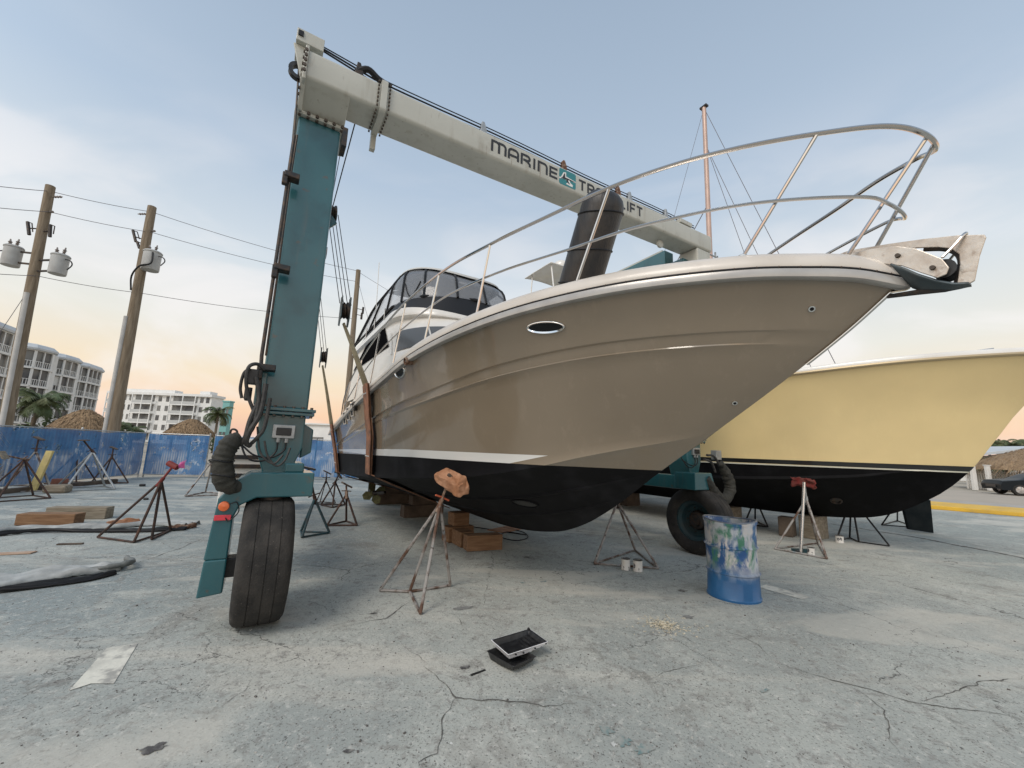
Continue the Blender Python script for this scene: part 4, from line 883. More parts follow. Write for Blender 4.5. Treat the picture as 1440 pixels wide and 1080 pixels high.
GL = {  # strokes in a 1-high box
 'M': (1.25, [[(.08, 0), (.08, 1)], [(.0, .92), *arc(.42, .67, .25, 90, 0), (.67, 0)], [(.60, .92), *arc(.98, .67, .25, 90, 0), (1.23, 0)]]),
 'A': (.95, [[(.08, 0), *arc(.36, .64, .28, 180, 90), *arc(.62, .64, .28, 90, 0), (.90, 0)], [(.1, .36), (.88, .36)]]),
 'R': (.92, [[(.08, 0), (.08, 1)], [(.1, .92), *arc(.60, .70, .22, 90, -90), (.22, .48)], [(.42, .44), (.62, .42), (.84, .22), (.84, 0)]]),
 'I': (.28, [[(.14, 0), (.14, 1)]]),
 'N': (.95, [[(.08, 0), (.08, 1)], [(.0, .92), *arc(.60, .64, .28, 90, 0), (.88, 0)]]),
 'E': (.85, [[(.80, .92), (.08, .92), (.08, .08), (.80, .08)], [(.1, .5), (.76, .5)]]),
 'T': (.90, [[(0, .92), (.88, .92)], [(.44, .9), (.44, 0)]]),
 'V': (.95, [[(.06, 1), (.45, .04), (.86, 1)]]),
 'L': (.75, [[(.08, 1), (.08, .08), (.72, .08)]]),
 'F': (.80, [[(.08, 0), (.08, .92), (.76, .92)], [(.1, .48), (.68, .48)]])}
def word(txt, n0, n1, z0, h):
    """letters fitted between n0 (left) and n1 (right)"""
    tot = sum(GL[c][0] + .2 for c in txt) - .2; sx = (n0 - n1) / tot; mb = MB(); x = 0
    for c in txt:
        wd, st = GL[c]
        for si, s_ in enumerate(st):
            pts = [((x + a) * sx, b * h) for a, b in s_]
            fr_ = (q(n0, TF, z0), Vector((1, 0, .020)), Vector((0, 0, 1))); rib(mb, pts, h * .20, fr_, .003 + .0004 * si)
        x += wd + .2
    return mb
INK = mat('black_lettering', (.02, .02, .022), .5)
word('MARINE', 1.085, -.03, bzl(1.085) + .095, .17).build('lettering', INK, lift)
word('TRAVELIFT', -.43, -1.84, bzl(-.43) + .095, .17).build('lettering', INK, lift)
lo_ = q(-.055, TF, bzl(-.055) + .055); AX, BX = Vector((1, 0, .02)), Vector((0, 0, 1)); rr_ = .03; W_, Hh = .315, .255
ol = arc(W_ - rr_, Hh - rr_, rr_, 0, 90) + arc(rr_, Hh - rr_, rr_, 90, 180) + arc(rr_, rr_, rr_, 180, 270) + arc(W_ - rr_, rr_, rr_, 270, 360)
lg = MB().add([lo_ + AX * a + BX * b - Vector((0, .003, 0)) for a, b in ol], [tuple(range(len(ol)))]).build('emblem', mat('emblem_teal', (.03, .20, .22), .5), lift)
mw = MB(); wf = (lo_, AX, BX)
def flat(mb, pts, y): mb.add([lo_ + AX * a * W_ + BX * b * Hh - Vector((0, y, 0)) for a, b in pts], [tuple(range(len(pts)))])
flat(mw, [(.0, .40), (.10, .44), (.24, .80), (.40, .86), (.40, .60), (.98, .52), (.98, .44), (.62, .44), (.66, .30), (.82, .22), (.80, .08), (.40, .12), (.50, .26), (.36, .40), (.12, .36), (.0, .30)], .0045)
mw.build('emblem_outline', mat('emblem_white', (.72, .72, .70), .5), lg)
mk = MB(); flat(mk, [(.08, .37), (.18, .45), (.30, .76), (.34, .76), (.34, .52), (.96, .49), (.96, .47), (.52, .42), (.56, .30), (.66, .20), (.56, .19), (.44, .30), (.40, .40), (.20, .38)], .006)
mk.build('emblem_figure', INK, lg)

# legs
def column(sn, n0, t0, t1, z0, z1, name='leg', w=.42):
    return MB().box(q(n0, (t0 + t1) / 2, (z0 + z1) / 2), (w, abs(t1 - t0), z1 - z0)).build(name, TEAL, lift, bevel=.022, seg=3)
leg1 = column(1, 3.085, -.31, -.70, 1.93, 5.20, w=.435)
for sg, nn0 in ((1, 3.085), (-1, -3.38)):
    tq_ = -.42
    fl = MB().box(q(nn0, tq_, 1.915), (.56, .56, .03)).box(q(nn0, tq_, 1.878), (.54, .54, .028)).build('leg_flange', TEAL, lift, bevel=.005)
    b_ = MB()
    for k in range(7): b_.lathe([(.014, 0), (.014, .02), (.001, .02)], q(nn0 - .24 + k * .08, tq_ + .26, 1.93), (0, 0, 1), 6); b_.lathe([(.014, 0), (.014, .02), (.001, .02)], q(nn0 - .24 + k * .08, tq_ + .26, 1.863), (0, 0, -1), 6)
    islands(b_, 'flange_bolt', BOLT, fl)
    hs = MB(); hs.prism([(-.20, 1.865), (.20, 1.865), (.20, 1.55), (.10, 1.26), (-.10, 1.26), (-.20, 1.55)], (q(nn0, tq_, 0), Vector((1, 0, 0)), Vector((0, 0, 1))), .42)
    hs.prism([(.20, 1.80), (.30, 1.74), (.30, 1.50), (.20, 1.44)], (q(nn0, tq_ - .12, 0), Vector((1, 0, 0)), Vector((0, 0, 1))), .30)
    hs.build('leg_housing', TEAL, lift, bevel=.012)
    jb = MB().box(q(nn0 - .02, tq_ + .233, 1.70), (.19, .045, .13)).build('junction_box', GALV, lift, bevel=.006)
    MB().box(q(nn0 - .02, tq_ + .26, 1.70), (.13, .02, .075)).build('box_cover', BLACKP, jb, bevel=.006)
    gl = MB(); gl.lathe([(.018, 0), (.018, .04), (.001, .04)], q(nn0 - .05, tq_ + .235, 1.635), (0, 0, -1), 8); gl.lathe([(.018, 0), (.018, .04), (.001, .04)], q(nn0 + .02, tq_ + .235, 1.635), (0, 0, -1), 8); islands(gl, 'cable_gland', GALV, jb)
    cbx = MB(); cbx.tube(spline([q(nn0 - .05, tq_ + .235, 1.61), q(nn0 - .04, tq_ + .25, 1.52), q(nn0 + .06, tq_ + .26, 1.45), q(nn0 + .20, tq_ + .245, 1.47), q(nn0 + .30, tq_ + .175, 1.55)], 6), .009, 6)
    cbx.tube(spline([q(nn0 + .02, tq_ + .235, 1.61), q(nn0 + .03, tq_ + .25, 1.50), q(nn0 + .12, tq_ + .26, 1.42), q(nn0 + .25, tq_ + .245, 1.44), q(nn0 + .33, tq_ + .175, 1.6)], 6), .009, 6); cbx.build('cables', BLACKV, lift, smooth=True)
# steering forks and wheels
def fork(nc, zc, t=-.18):
    o_ = q(nc, t, 0); X_, Z_ = Vector((1, 0, 0)), Vector((0, 0, 1))
    f = MB()
    f.prism([(.33, 1.32), (.33, 1.10), (-.12, 1.10), (-.235, 1.04), (-.275, .94), (-.275, .60), (-.44, .60), (-.40, 1.10), (-.27, 1.265), (-.19, 1.32)], (o_, X_, Z_), .40)
    f.box(q(nc - .10, t - .32, 1.21), (.42, .30, .215))
    fk = f.build('fork', TEAL, lift, bevel=.012)
    d = MB(); d.prism([(-.275, .60), (-.275, .325), (-.452, .305), (-.435, .60)], (o_ + Vector((0, -.0, 0)), X_, Z_), .41)
    d.build('axle_carrier', TEAL, lift, bevel=.012)
    MB().box(q(nc - .16, t - .12, 1.36), (.16, .5, .09)).build('steering_block', TEAL, lift, bevel=.015)
    MB().lathe([(.13, 0), (.13, .05), (.10, .09), (.10, .14)], q(nc, t, 1.06) - Vector((0, 0, .0)), (0, 0, 1), 20).build('swivel', DARKM, lift, smooth=True)
    return fk
RIMT = mat('dull_teal_rim', (.012, .045, .055), .6, col2=(.03, .04, .04), scale=8)
def wheel(nc, t, z, R=.545, w=.40):
    pr = [(R * .60, -w * .40), (R * .66, -w * .47), (R * .80, -w * .515), (R * .92, -w * .49), (R * .975, -w * .43), (R * .993, -w * .36)]
    for s_ in (-.22, .02, .24): pr += [(R * .999, w * (s_ - .012)), (R * .988, w * (s_ - .007)), (R * .988, w * (s_ + .007)), (R * .999, w * (s_ + .012))]
    pr += [(R * .993, w * .36), (R * .975, w * .43), (R * .92, w * .49), (R * .80, w * .515), (R * .66, w * .47), (R * .60, w * .40)]
    root = MB().lathe([(R * .60, -w * .40), (R * .60, -w * .30), (R * .5, -w * .22), (R * .46, -w * .05), (R * .3, .0), (R * .3, w * .05), (R * .46, w * .10), (R * .5, w * .22), (R * .60, w * .30), (R * .60, w * .40)], q(nc, t, z), (1, 0, 0), 40).build('wheel', TEAL, lift, smooth=True); root.data.materials[0] = RIMT
    ty = MB().lathe(pr, q(nc, t, z), (1, 0, 0), 72, closed=True)
    for v in ty.v:
        if v.z < .012 - .0: v.z = .004
    ty.build('tyre', RUBBER, root, smooth=True)
    h = MB()
    for sg in (-1, 1):
        h.lathe([(R * .30, .0), (R * .26, .05), (R * .18, .07), (R * .16, .10), (.001, .10)], q(nc + sg * .03, t, z), (-sg, 0, 0), 24)
        for k in range(10): a = 2 * PI * k / 10; h.lathe([(.012, 0), (.012, .03), (.001, .03)], q(nc + sg * .0, t + R * .38 * math.cos(a), z + R * .38 * math.sin(a)), (-sg, 0, 0), 6)
    h.build('hub', DARKM, root, smooth=True)
    return root
fork(3.10, 0); wheel(3.10, -.17, .54)
MB().box(q(3.36, -.16, .50), (.14, .16, .16)).build('axle_clamp', BLACKP, lift, bevel=.01)
MB().bar(q(3.36, -.17, .54), q(2.9, -.17, .54), .07, .07).build('axle', DARKM, lift)
# right front: same arrangement mirrored
rf = MB(); rf.prism([(-.36, 1.34), (-.36, 1.06), (-.10, 1.06), (.10, 1.06), (.30, 1.02), (.40, .6), (.46, .3), (.30, .3), (.24, 1.0), (.10, 1.34)], (q(-3.30, -.10, 0), Vector((1, 0, 0)), Vector((0, 0, 1))), .40); rf.build('fork', TEAL, lift, bevel=.012)
column(-1, -3.42, -.17, -.56, 1.93, 5.35, w=.43); wheel(-3.30, -.10, .54)
MB().box(q(-3.55, -.16, 5.36), (.40, .40, .30)).build('beam_head', CREAM, lift, bevel=.02)
# rear legs, side beams
for n in (3.10, -3.30):
    column(1, n, -7.0, -7.4, 1.1, 5.2, w=.40); wheel(n, -7.2, .54)
    MB().box(q(n, -7.2, 1.12), (.5, .5, .25)).build('rear_leg_foot', TEAL, lift, bevel=.02)
    MB().box(q(n, -3.8, 5.47 if n < 0 else 5.22), (.26, 6.5, .36)).build('side_beam', TEAL, lift, bevel=.015)
    MB().box(q(n, -3.8, 1.15), (.22, 6.9, .24)).build('lower_side_beam', TEAL, lift, bevel=.015)
MB().box(q(-3.30 + .06, -1.65, 5.68), (.05, 2.0, .05)).build('beam_edge_rail', CREAM, lift)
for k, t in enumerate((-1.25, -.65)):
    MB().box(q(-3.10, t, 5.22 + .02 * k), (.16, .30, .05)).box(q(-3.03, t + .12, 5.17), (.05, .06, .11)).build('trolley_guard', CREAM, lift, bevel=.01)
# engine house low between the left legs
eh = MB().box(q(3.30, -1.7, 1.25), (.55, 1.3, .75)).build('engine_house', WHITE, lift, bevel=.02)
lv = MB()
for k in range(5): lv.box(q(3.30, -1.04, 1.02 + k * .10), (.42, .02, .045))
islands(lv, 'louvre', DARKM, eh)

# pipes and hoses on the outer edge of the left leg
pp = MB(); pp.tube([qpx(414, 190, -.2), qpx(405, 250, -.2), qpx(386, 380, -.2), qpx(368, 500, -.2), qpx(364, 560, -.15)], .017, 8)
pp.tube([qpx(421, 60, -.2), qpx(420, 100, -.2), qpx(416, 160, -.2), qpx(412, 210, -.2)], .011, 6)
pp.tube([qpx(418, 190, -.25), qpx(408, 252, -.25), qpx(391, 380, -.25), qpx(374, 500, -.25)], .012, 6); pp.build('leg_pipe', DARKM, lift, smooth=True)
for x, y in ((406, 248), (392, 377), (371, 517)):
    a = qpx(x, y, -.15); MB().box(a + Vector((.03, 0, 0)), (.14, .12, .06)).box(a + Vector((-.03, -.02, -.05)), (.05, .06, .13)).build('pipe_clamp', DARKM, lift, bevel=.008)
MB().box(qpx(367, 545, -.3), (.09, .18, .35)).build('valve_block', TEAL, lift, bevel=.01)
MB().box(qpx(483, 200, -.1) + Vector((-.0, 0, .0)), (.05, .2, .22)).build('beam_head_plate', DARKM, lift)
ho_ = MB()
HZ = [([(372, 520, .02), (362, 512, .05), (350, 516, .08), (346, 535, .08), (350, 560, .06), (358, 580, .05)], .016), ([(366, 560, .05), (352, 590, .08), (345, 615, .08), (338, 625, .06), (332, 622, .03)], .02),
      ([(374, 540, .05), (366, 580, .08), (352, 605, .1), (346, 622, .08), (352, 627, .05)], .022), ([(380, 560, .05), (372, 600, .08), (362, 615, .08), (352, 625, .05)], .016), ([(340, 560, .02), (338, 545, .03), (343, 525, .05), (352, 518, .05)], .013),
      ([(360, 530, .06), (364, 560, .07), (356, 600, .09), (345, 612, .08)], .018), ([(372, 620, .06), (376, 640, .08), (388, 655, .1), (400, 648, .09), (408, 630, .06)], .009), ([(362, 600, .05), (366, 636, .08), (384, 652, .1), (398, 640, .09)], .009),
      ([(330, 625, .0), (324, 612, .0), (326, 604, .02), (333, 606, .03), (334, 618, .03)], .009)]
for pts, r_ in HZ: ho_.tube(spline([qpx(x, y, t) for x, y, t in pts], 7), r_, 8)
ho_.build('hydraulic_hoses', RUBBER2, lift, smooth=True)
MB().box(qpx(354, 530, .0), (.10, .08, .14)).lathe([(.03, 0), (.03, .1), (.02, .12)], qpx(350, 545, .03), (0, 0, -1), 10).build('hydraulic_valve', BLACKP, lift, bevel=.01)
def sleeve(pts, r0, name='hose_sleeve'):
    P_ = spline(pts, 14); n = len(P_); rs = [r0 * (.55 + .45 * min(1, 5 * i / n, 5 * (n - 1 - i) / n)) * (1 + .035 * math.sin(i * 1.3) + .09 * noise.noise(Vector((i * .35, 3, 1)))) for i in range(n)]
    mb = MB().tube(P_, rs, 18)
    for v in mb.v: v += noise.noise_vector(v * 9) * .014 + noise.noise_vector(v * 24) * .007
    return mb.build(name, CANVASH, lift, smooth='full')
sleeve([qpx(x, y, t) for x, y, t in ((337, 614, .05), (323, 624, .07), (315, 642, .07), (313, 662, .06), (321, 682, .03), (344, 682, -.05))], .080)
for y_, x_ in ((648, 312), (668, 315)): MB().tube([qpx(x_, y_, .065) + Vector((.09 * math.cos(a), .09 * math.sin(a), .01 * math.sin(2 * a))) for a in [2 * PI * i / 20 for i in range(21)]], .006, 5).build('sleeve_tie', BLACKV, lift)
sl2 = [(998, 640, .1), (1012, 650, .1), (1022, 668, .1), (1027, 688, .1), (1018, 703, .1), (1004, 692, .1), (995, 672, .1)]
sleeve([qpx(x, y, t) for x, y, t in sl2[1:]], .09)
h2_ = MB(); h2_.tube(spline([qpx(994, 640, .1), qpx(1004, 642, .1), qpx(1012, 655, .1)], 6), .02, 8); h2_.tube(spline([qpx(990, 646, .1), qpx(1000, 650, .1), qpx(1006, 664, .1)], 6), .02, 8); h2_.build('hydraulic_hoses', RUBBER2, lift, smooth=True)
MB().box(q(-3.62, .06, 1.65), (.16, .1, .16)).build('junction_box', GALV, lift, bevel=.006)
# lamp and reflector on the fork
lm = qpx(315, 712, .035); MB().lathe([(.042, 0), (.042, .012), (.036, .028), (.001, .034)], lm, (0, -1, 0), 20).build('marker_lamp', ORANGE, lift, smooth=True)
rfp = qpx(313, 728, .03); MB().box(rfp, (.12, .015, .045)).build('reflector', REDL, lift, bevel=.004)
MB().tube(spline([lm + Vector((.04, -.01, .02)), lm + Vector((.09, -.01, .03)), lm + Vector((.11, -.01, -.05)), lm + Vector((.05, -.01, -.12)), rfp + Vector((.02, -.01, 0))], 6), .005, 5).build('lamp_wire', BLACKV, lift)

# slings hang from the hoist
STRP = 'slings holding the tan yacht'
def sling(top, mid, label, strapx, sw=.46, nfall=4):
    """top, mid: lift-local pulley positions; strapx: station along the yacht"""
    T, M_ = ROOT[lift.name] @ top, ROOT[lift.name] @ mid
    s = thing('lifting_sling', label, 'sling', T, LRZ, STRP)
    R_ = ROOT[s.name].inverted(); tl = Vector((0, 0, 0)); ml = R_ @ M_
    for c_, sz, m_ in ((tl, .12, DARKM), (ml, .13, DARKM)):
        MB().lathe([(.03, -.05), (sz, -.05), (sz * .8, -.03), (sz, -.01), (sz * .8, .01), (sz, .03), (sz, .05), (.03, .05)], c_, (1, 0, .1), 18, closed=True).build('pulley', m_, s, smooth=True)
    MB().prism([(-.10, .20), (.08, .22), (.10, -.22), (-.02, -.26), (-.12, -.12)], (ml + Vector((.06, 0, 0)), Vector((0, 1, 0)), Vector((0, 0, 1))), .012).prism([(-.10, .20), (.08, .22), (.10, -.22), (-.02, -.26), (-.12, -.12)], (ml - Vector((.06, 0, 0)), Vector((0, 1, 0)), Vector((0, 0, 1))), .012).build('block', mat('block_paint' + str(strapx), (.03, .06, .07), .6, col2=(.06, .05, .04), scale=9), s, bevel=.01)
    cb3 = MB()
    for k in range(nfall): e = (k - (nfall - 1) / 2) * .05; cb3.tube([tl + Vector((e, 0, 0)), ml + Vector((e * 1.1, 0, .1))], .006, 5)
    cb3.tube([tl + Vector((-.05, 0, .0)), tl + Vector((.02, .1, 1.2))], .006, 5)
    cb3.build('cable', BLACKV, s)
    # webbing: from the block to the gunwale, down the topsides, under the chine
    def hp(j, v, u, o): p = H1.pt(j, v, u); return Vector((p.x, -(p.y + o), p.z))
    def uof(j, x): b, zk, TBj = H1.rows[j]; return (x - H1.xs) / (TBj - H1.xs)
    gun = plan_offset(H1, uof(2, strapx), .08); gun = Vector((gun.x, -gun.y, gun.z + .1))
    path = [gun] + [hp(2, v, uof(2, strapx - .02), .06) for v in (.9, .5, 0)] + [hp(1, v, uof(1, strapx), .05) for v in (.7, .35, .04)]
    under = [hp(0, v, uof(0, strapx), .0) - Vector((0, 0, .04)) for v in (.9, .5, .1)]
    wp = [bw(p) for p in path + under]; bl = M_ - Vector((0, 0, .2))
    def ribbon(pts, w, name, m_, tw_=0):
        mb = MB(); vs = []
        for i, p in enumerate(pts): vs += [p + A0 * (w / 2), p - A0 * (w / 2)]
        mb.add([R_ @ v for v in vs], [(2 * i, 2 * i + 1, 2 * i + 3, 2 * i + 2) for i in range(len(pts) - 1)]); return mb.build(name, m_, s, solid=.014)
    ribbon(wp, sw, 'strap', STRAP)
    ribbon([p + N0 * .03 + A0 * (.10 + .03 * math.sin(i)) for i, p in enumerate(wp[:7])], sw * .6, 'chafe_guard', mat('chafe_guard' + str(strapx), (.30, .13, .07), .8, col2=(.10, .06, .04), scale=9, bump=.5), 0)
    MB().tube([R_ @ v for v in (bl + N0 * .0, bl.lerp(wp[0], .5) + A0 * .04, wp[0])], [.022, .034, .045], 8).tube([R_ @ v for v in (bl + A0 * .03, bl.lerp(wp[0], .5) - A0 * .05, wp[0] - A0 * .09)], [.018, .022, .03], 6).build('webbing_tail', STRAPY, s, smooth=True)
    for i_ in (1, 5):
        p = wp[i_]; MB().tube([R_ @ (p + A0 * a_ + N0 * .03) for a_ in (-.13, 0, .17)], .012, 6).build('tie_cord', PVC, s)
    
t1 = onplane_t(468, 300, -2.0); m1 = onplane_t(485, 437, -2.0)
sling(q(-t1[1], -2.0, t1[2]), q(-m1[1], -2.0, m1[2]), 'brown webbing sling nearest the viewer, round the tan hull beside the small round porthole', -2.35)
t1 = onplane_t(447, 412, -5.4); m1 = onplane_t(455, 502, -5.4)
sling(q(-t1[1], -5.4, t1[2]), q(-m1[1], -5.4, m1[2]), 'brown webbing sling round the far stern end of the tan hull', -6.2, nfall=3)
for x, y, t in ((455, 355, -1.9),): MB().lathe([(.02, -.04), (.09, -.04), (.07, 0), (.09, .04), (.02, .04)], qpx(x, y, t), (1, 0, 0), 16, closed=True).build('guide_pulley', DARKM, lift, smooth=True)
MB().tube([qpx(500, 170, -.4), qpx(468, 290, -2.0)], .008, 5).build('hoist_cable', BLACKV, lift)
MB().tube([qpx(466, 300, -1.9), qpx(455, 350, -1.9), qpx(449, 410, -1.9)], .008, 5).build('hoist_cable', BLACKV, lift)
MB().prism([(-.15, .1), (.0, .14), (.1, .0), (-.1, -.22), (-.18, -.1)], (qpx(464, 312, -1.95), Vector((1, 0, 0)), Vector((0, 0, 1))), .05).build('pulley_bracket', TEAL, lift, bevel=.01)

# ------------------------------------------------------------------ boat stands
def stand(feet, apex, top, label, m_leg, m_top, r=.021, group='boat stands', pad='v', hub=None, bars=None, padm=None, handle=True, centre=None):
    """feet: ground points; apex: where the legs meet; top: end of the screw"""
    c_ = sum(feet, Vector()) / len(feet); s = thing('boat_stand', label, 'boat stand', (c_.x, c_.y, 0), 0, group)
    for i, f in enumerate(feet):
        MB().tube([f + Vector((0, 0, r)), apex + (f - apex) * .03], r, 8).build('leg', m_leg, s, world=True, smooth=True)
    bb = MB()
    if centre is not None:
        for f in feet: bb.tube([f + Vector((0, 0, r)), centre + Vector((0, 0, r))], r * .9, 8)
        MB().tube([centre + Vector((0, 0, r)), apex], r * .95, 8).build('leg', m_leg, s, world=True, smooth=True)
    else:
        for a, b in (bars or [(i, (i + 1) % len(feet)) for i in range(len(feet))]): bb.tube([feet[a] + Vector((0, 0, r)), feet[b] + Vector((0, 0, r))], r * .8, 6)
    bb.build('base_frame', m_leg, s, world=True, smooth=True)
    ax_ = (top - apex).normalized()
    MB().tube([apex - ax_ * .10, apex + ax_ * .05], r * 1.5, 10).build('hub', m_top, s, world=True, smooth=True)
    MB().tube([apex, top], r * .9, 8).build('screw', m_top, s, world=True, smooth=True)
    if handle:
        e1 = ax_.orthogonal().normalized(); MB().tube([apex + ax_ * .065 + e1 * .10, apex + ax_ * .07, apex + ax_ * .065 - e1 * .10], .011, 6).build('handle', handle if not isinstance(handle, bool) else m_top, s, world=True, smooth=True)
    if pad: 
        e1 = Vector((-ax_.y, ax_.x, 0)); e1 = e1.normalized() if e1.length > .05 else A0.copy()
        nrm = (ax_ + (N0 * -.5)).normalized(); e1 = A0.copy(); e2 = nrm.cross(e1).normalized()
        MB().prism([(-.14, -.10), (.14, -.10), (.14, .10), (-.14, .10)], (top + nrm * .02, e1, e2), .035).build('pad', padm or WOODD, s, world=True, bevel=.006)
    return s
V = Vector
# front stand with paper round its pad
fs = stand([gp(534, 832), gp(591, 865), gp(633, 825)], gp(0, 0) * 0 + at(619, 708, 4.78), at(631, 676, 4.84), 'rusty pale boat stand with brown paper wrapped round its pad, nearest the viewer', RUSTG, RUST, r=.017, centre=gp(576, 834), handle=ORHAND)
pw = at(635, 674, 4.74)
pm = MB(); Mn = (N0 * .45 + V((0, 0, .9))).normalized(); Mb = Mn.cross(A0).normalized()
def pf_(u, v):
    th, ph = PI * u, 2 * PI * v; ce = lambda w, e: math.copysign(abs(w) ** e, w)
    p = V((ce(math.sin(th), .4) * ce(math.cos(ph), .4), ce(math.sin(th), .4) * ce(math.sin(ph), .4), ce(math.cos(th), .4)))
    w = pw + V((.88, -.40, -.10)) * (.150 * p.x) + Mb * (.09 * p.y) + Mn * (.060 * p.z) + V((0, 0, -.05 * max(0, -p.z) * (1 + p.x)))
    return w + noise.noise_vector(w * 6) * .020 + noise.noise_vector(w * 16) * .020 + noise.noise_vector(w * 37) * .010 + Mn * (-.03 * p.x)
pm.grid(pf_, 22, 44)
pm.build('paper_wrap', PAPER, fs, world=True, smooth=True).data.set_sharp_from_angle(angle=math.radians(24))

def auto(px, py, size, h, top, label, m1, m2, rot=0., n=3, **k):
    c_ = gp(px, py); feet = [c_ + V((size * math.cos(rot + 2 * PI * i / n), size * math.sin(rot + 2 * PI * i / n), 0)) for i in range(n)]
    return stand(feet, c_ + V((0, 0, h)), top if top is not None else c_ + V((0, 0, h * 1.3)), label, m1, m2, **k)
auto(437, 752, .30, .62, at(434, 660, 7.36), 'dark teal boat stand standing empty between the hoist wheel and the tan yacht', TEALST, RUSTD, rot=.5, padm=BLACKP)
auto(483, 738, .32, .60, at(487, 683, 8.6), 'dark rusty boat stand, nearer of the pair under the yacht by the slings', RUSTD, RUST, rot=-.3)
auto(468, 712, .34, .62, at(476, 668, 10.3), 'dark rusty boat stand, farther of the pair under the yacht stern', RUSTD, RUSTD, rot=.9)
auto(455, 708, .30, .62, None, 'thin dark boat stand glimpsed behind the teal one', RUSTD, RUSTD, rot=.2, r=.014)
# stand right of the forefoot
stand([gp(836, 794), gp(926, 801), gp(893, 775)], at(868, 706, 6.75), at(866, 690, 6.8), 'grey boat stand behind the bow, two cans at its foot', RUSTG, RUSTD, r=.018, pad=None)
# stand under the yellow hull with red pad
ys = stand([gp(1090, 773), gp(1163, 787), gp(1150, 765)], at(1134, 702, 7.62), at(1131, 678, 7.62), 'boat stand with ragged red pad under the yellow boat', RUSTG, GALV, r=.018, padm=REDP, handle=False)
c_ = at(1131, 676, 7.58); rp = MB().grid(lambda i, k: c_ + A0 * (.19 * (i * 2 - 1)) + V((0, 0, .07 - .17 * k - .03 * i)) + N0 * .06, 16, 8)
for v in rp.v: v += noise.noise_vector(v * 9) * .05 + noise.noise_vector(v * 27) * .02
rp.build('torn_carpet', REDP, ys, world=True, smooth=True, solid=.008)
MB().tube([at(1126, 777, 7.5) * 1, at(1131, 678, 7.5)], .026, 10).build('prop_tube', mat('bright_aluminium', (.75, .75, .74), .25, .9), ys, world=True, smooth=True)
MB().box(gp(1128, 776) + V((0, 0, .02)), (.28, .16, .04)).build('foot_plate', TEALST, ys, world=True)
stand([gp(1176, 762), gp(1208, 763), gp(1251, 769), gp(1195, 757)], at(1197, 700, 8.8), at(1193, 690, 8.85), 'black boat stand under the yellow bow, beside the grey bucket', BLACKV, BLACKV, r=.017, pad=None, bars=[(0, 3), (3, 1), (1, 2)])
stand([gp(1240, 739), gp(1291, 743), gp(1262, 733)], at(1262, 706, 10.6), at(1262, 700, 10.7), 'far black boat stand beneath the yellow bow, left of the dark slab', BLACKV, BLACKV, r=.018, pad=None)
stand([gp(1047, 738), gp(1080, 742), gp(1062, 733)], at(1062, 700, 10.3), at(1061, 692, 10.3), 'black boat stand seen above the blue barrel rim under the yellow boat', BLACKV, BLACKV, r=.02, pad=None)
# left yard
lsd = stand([gp(137, 757), gp(188, 764), gp(240, 747), gp(213, 760)], at(227, 676, 6.7), at(243, 656, 6.7), 'tall rusty boat stand with red head and pink tape, standing alone left of the hoist', RUSTD, REDP, r=.019, pad=None, bars=[(0, 1), (1, 2), (3, 2)], handle=False)
c_ = at(245, 654, 6.7); MB().tube([c_ + V((-.10, 0, .03)), c_ + V((.06, 0, -.04))], .045, 10).build('swivel_head', REDP, lsd, world=True, smooth=True)
tp_ = MB()
for k in range(5): tp_.add([c_ + V((.05 + .02 * k, 0, -.02)), c_ + V((.10 + .02 * k, .01, .06 + .01 * k)), c_ + V((.13 + .012 * k, -.02, .03)), c_ + V((.08 + .02 * k, .02, -.05))], [(0, 1, 2, 3)])
tp_.build('pink_tape', PINK, lsd, world=True, solid=.003)
auto(22, 702, .62, .95, at(5, 640, 9.6), 'dark rusty boat stand with a wide wooden pad at the left edge', RUSTD, RUST, rot=.4, n=4, padm=WOODG)
auto(120, 688, .75, 1.1, at(118, 620, 12.3), 'pale grey four-legged boat stand in front of the blue fence, right of the yellow plank', GALV, RUSTD, rot=.2, n=4, r=.026)
auto(100, 680, .6, 1.0, None, 'thin dark boat stand behind the pale grey one at the fence', RUSTD, RUSTD, rot=1.0, n=4)
auto(8, 686, .65, 1.05, None, 'rusty boat stand tangled behind the one at the left edge', RUSTD, RUSTD, rot=.9, n=4)
auto(38, 690, .62, 1.1, None, 'dull grey boat stand behind the yellow plank', RUSTG, RUSTD, rot=.1, n=4)
auto(150, 680, .55, .9, None, 'rusty thin boat stand right of the pale grey one', RUSTD, RUSTD, rot=.5, n=3)
auto(292, 696, .62, 1.0, at(297, 655, 11.5), 'tall grey boat stand behind the black hose sleeve of the hoist', RUSTG, RUSTD, rot=.2, n=3, pad=None, r=.024)

# ------------------------------------------------------------------ timber, cans, barrel, tray and litter
def beamobj(p, size, rz, m_, name, label, cat, group=None, tilt=(0, 0), bevel=.012):
    s = MB().box((0, 0, size[2] / 2), size)
    for v in s.v: v += noise.noise_vector(v * 3 + p) * .012
    o = s.build(name, m_, bevel=bevel); o.location = p; o.rotation_euler = (tilt[0], tilt[1], rz); return tag(o, label, cat, group)
KB = 'keel blocks under the tan yacht'
ang = math.atan2(-N0.y, -N0.x)
beamobj(V((-.38, 6.93, 0)), (.60, .24, .24), ang - .15, WOOD, 'timber_block', 'short brown timber block lying in front, nearest under the tan keel', 'timber', KB)
beamobj(V((-.78, 7.25, 0)), (.24, .55, .24), ang, WOOD, 'timber_block', 'brown timber block tucked behind the nearest one', 'timber', KB)
beamobj(V((-.86, 7.5, 0)), (.5, .26, .26), ang + .1, WOOD, 'timber_block', 'lowest brown timber of the upright keel stack', 'timber', KB)
beamobj(V((-.86, 7.5, .262)), (.30, .26, .23), ang + .02, WOOD, 'timber_block', 'top brown timber touching the tan yacht keel', 'timber', KB)
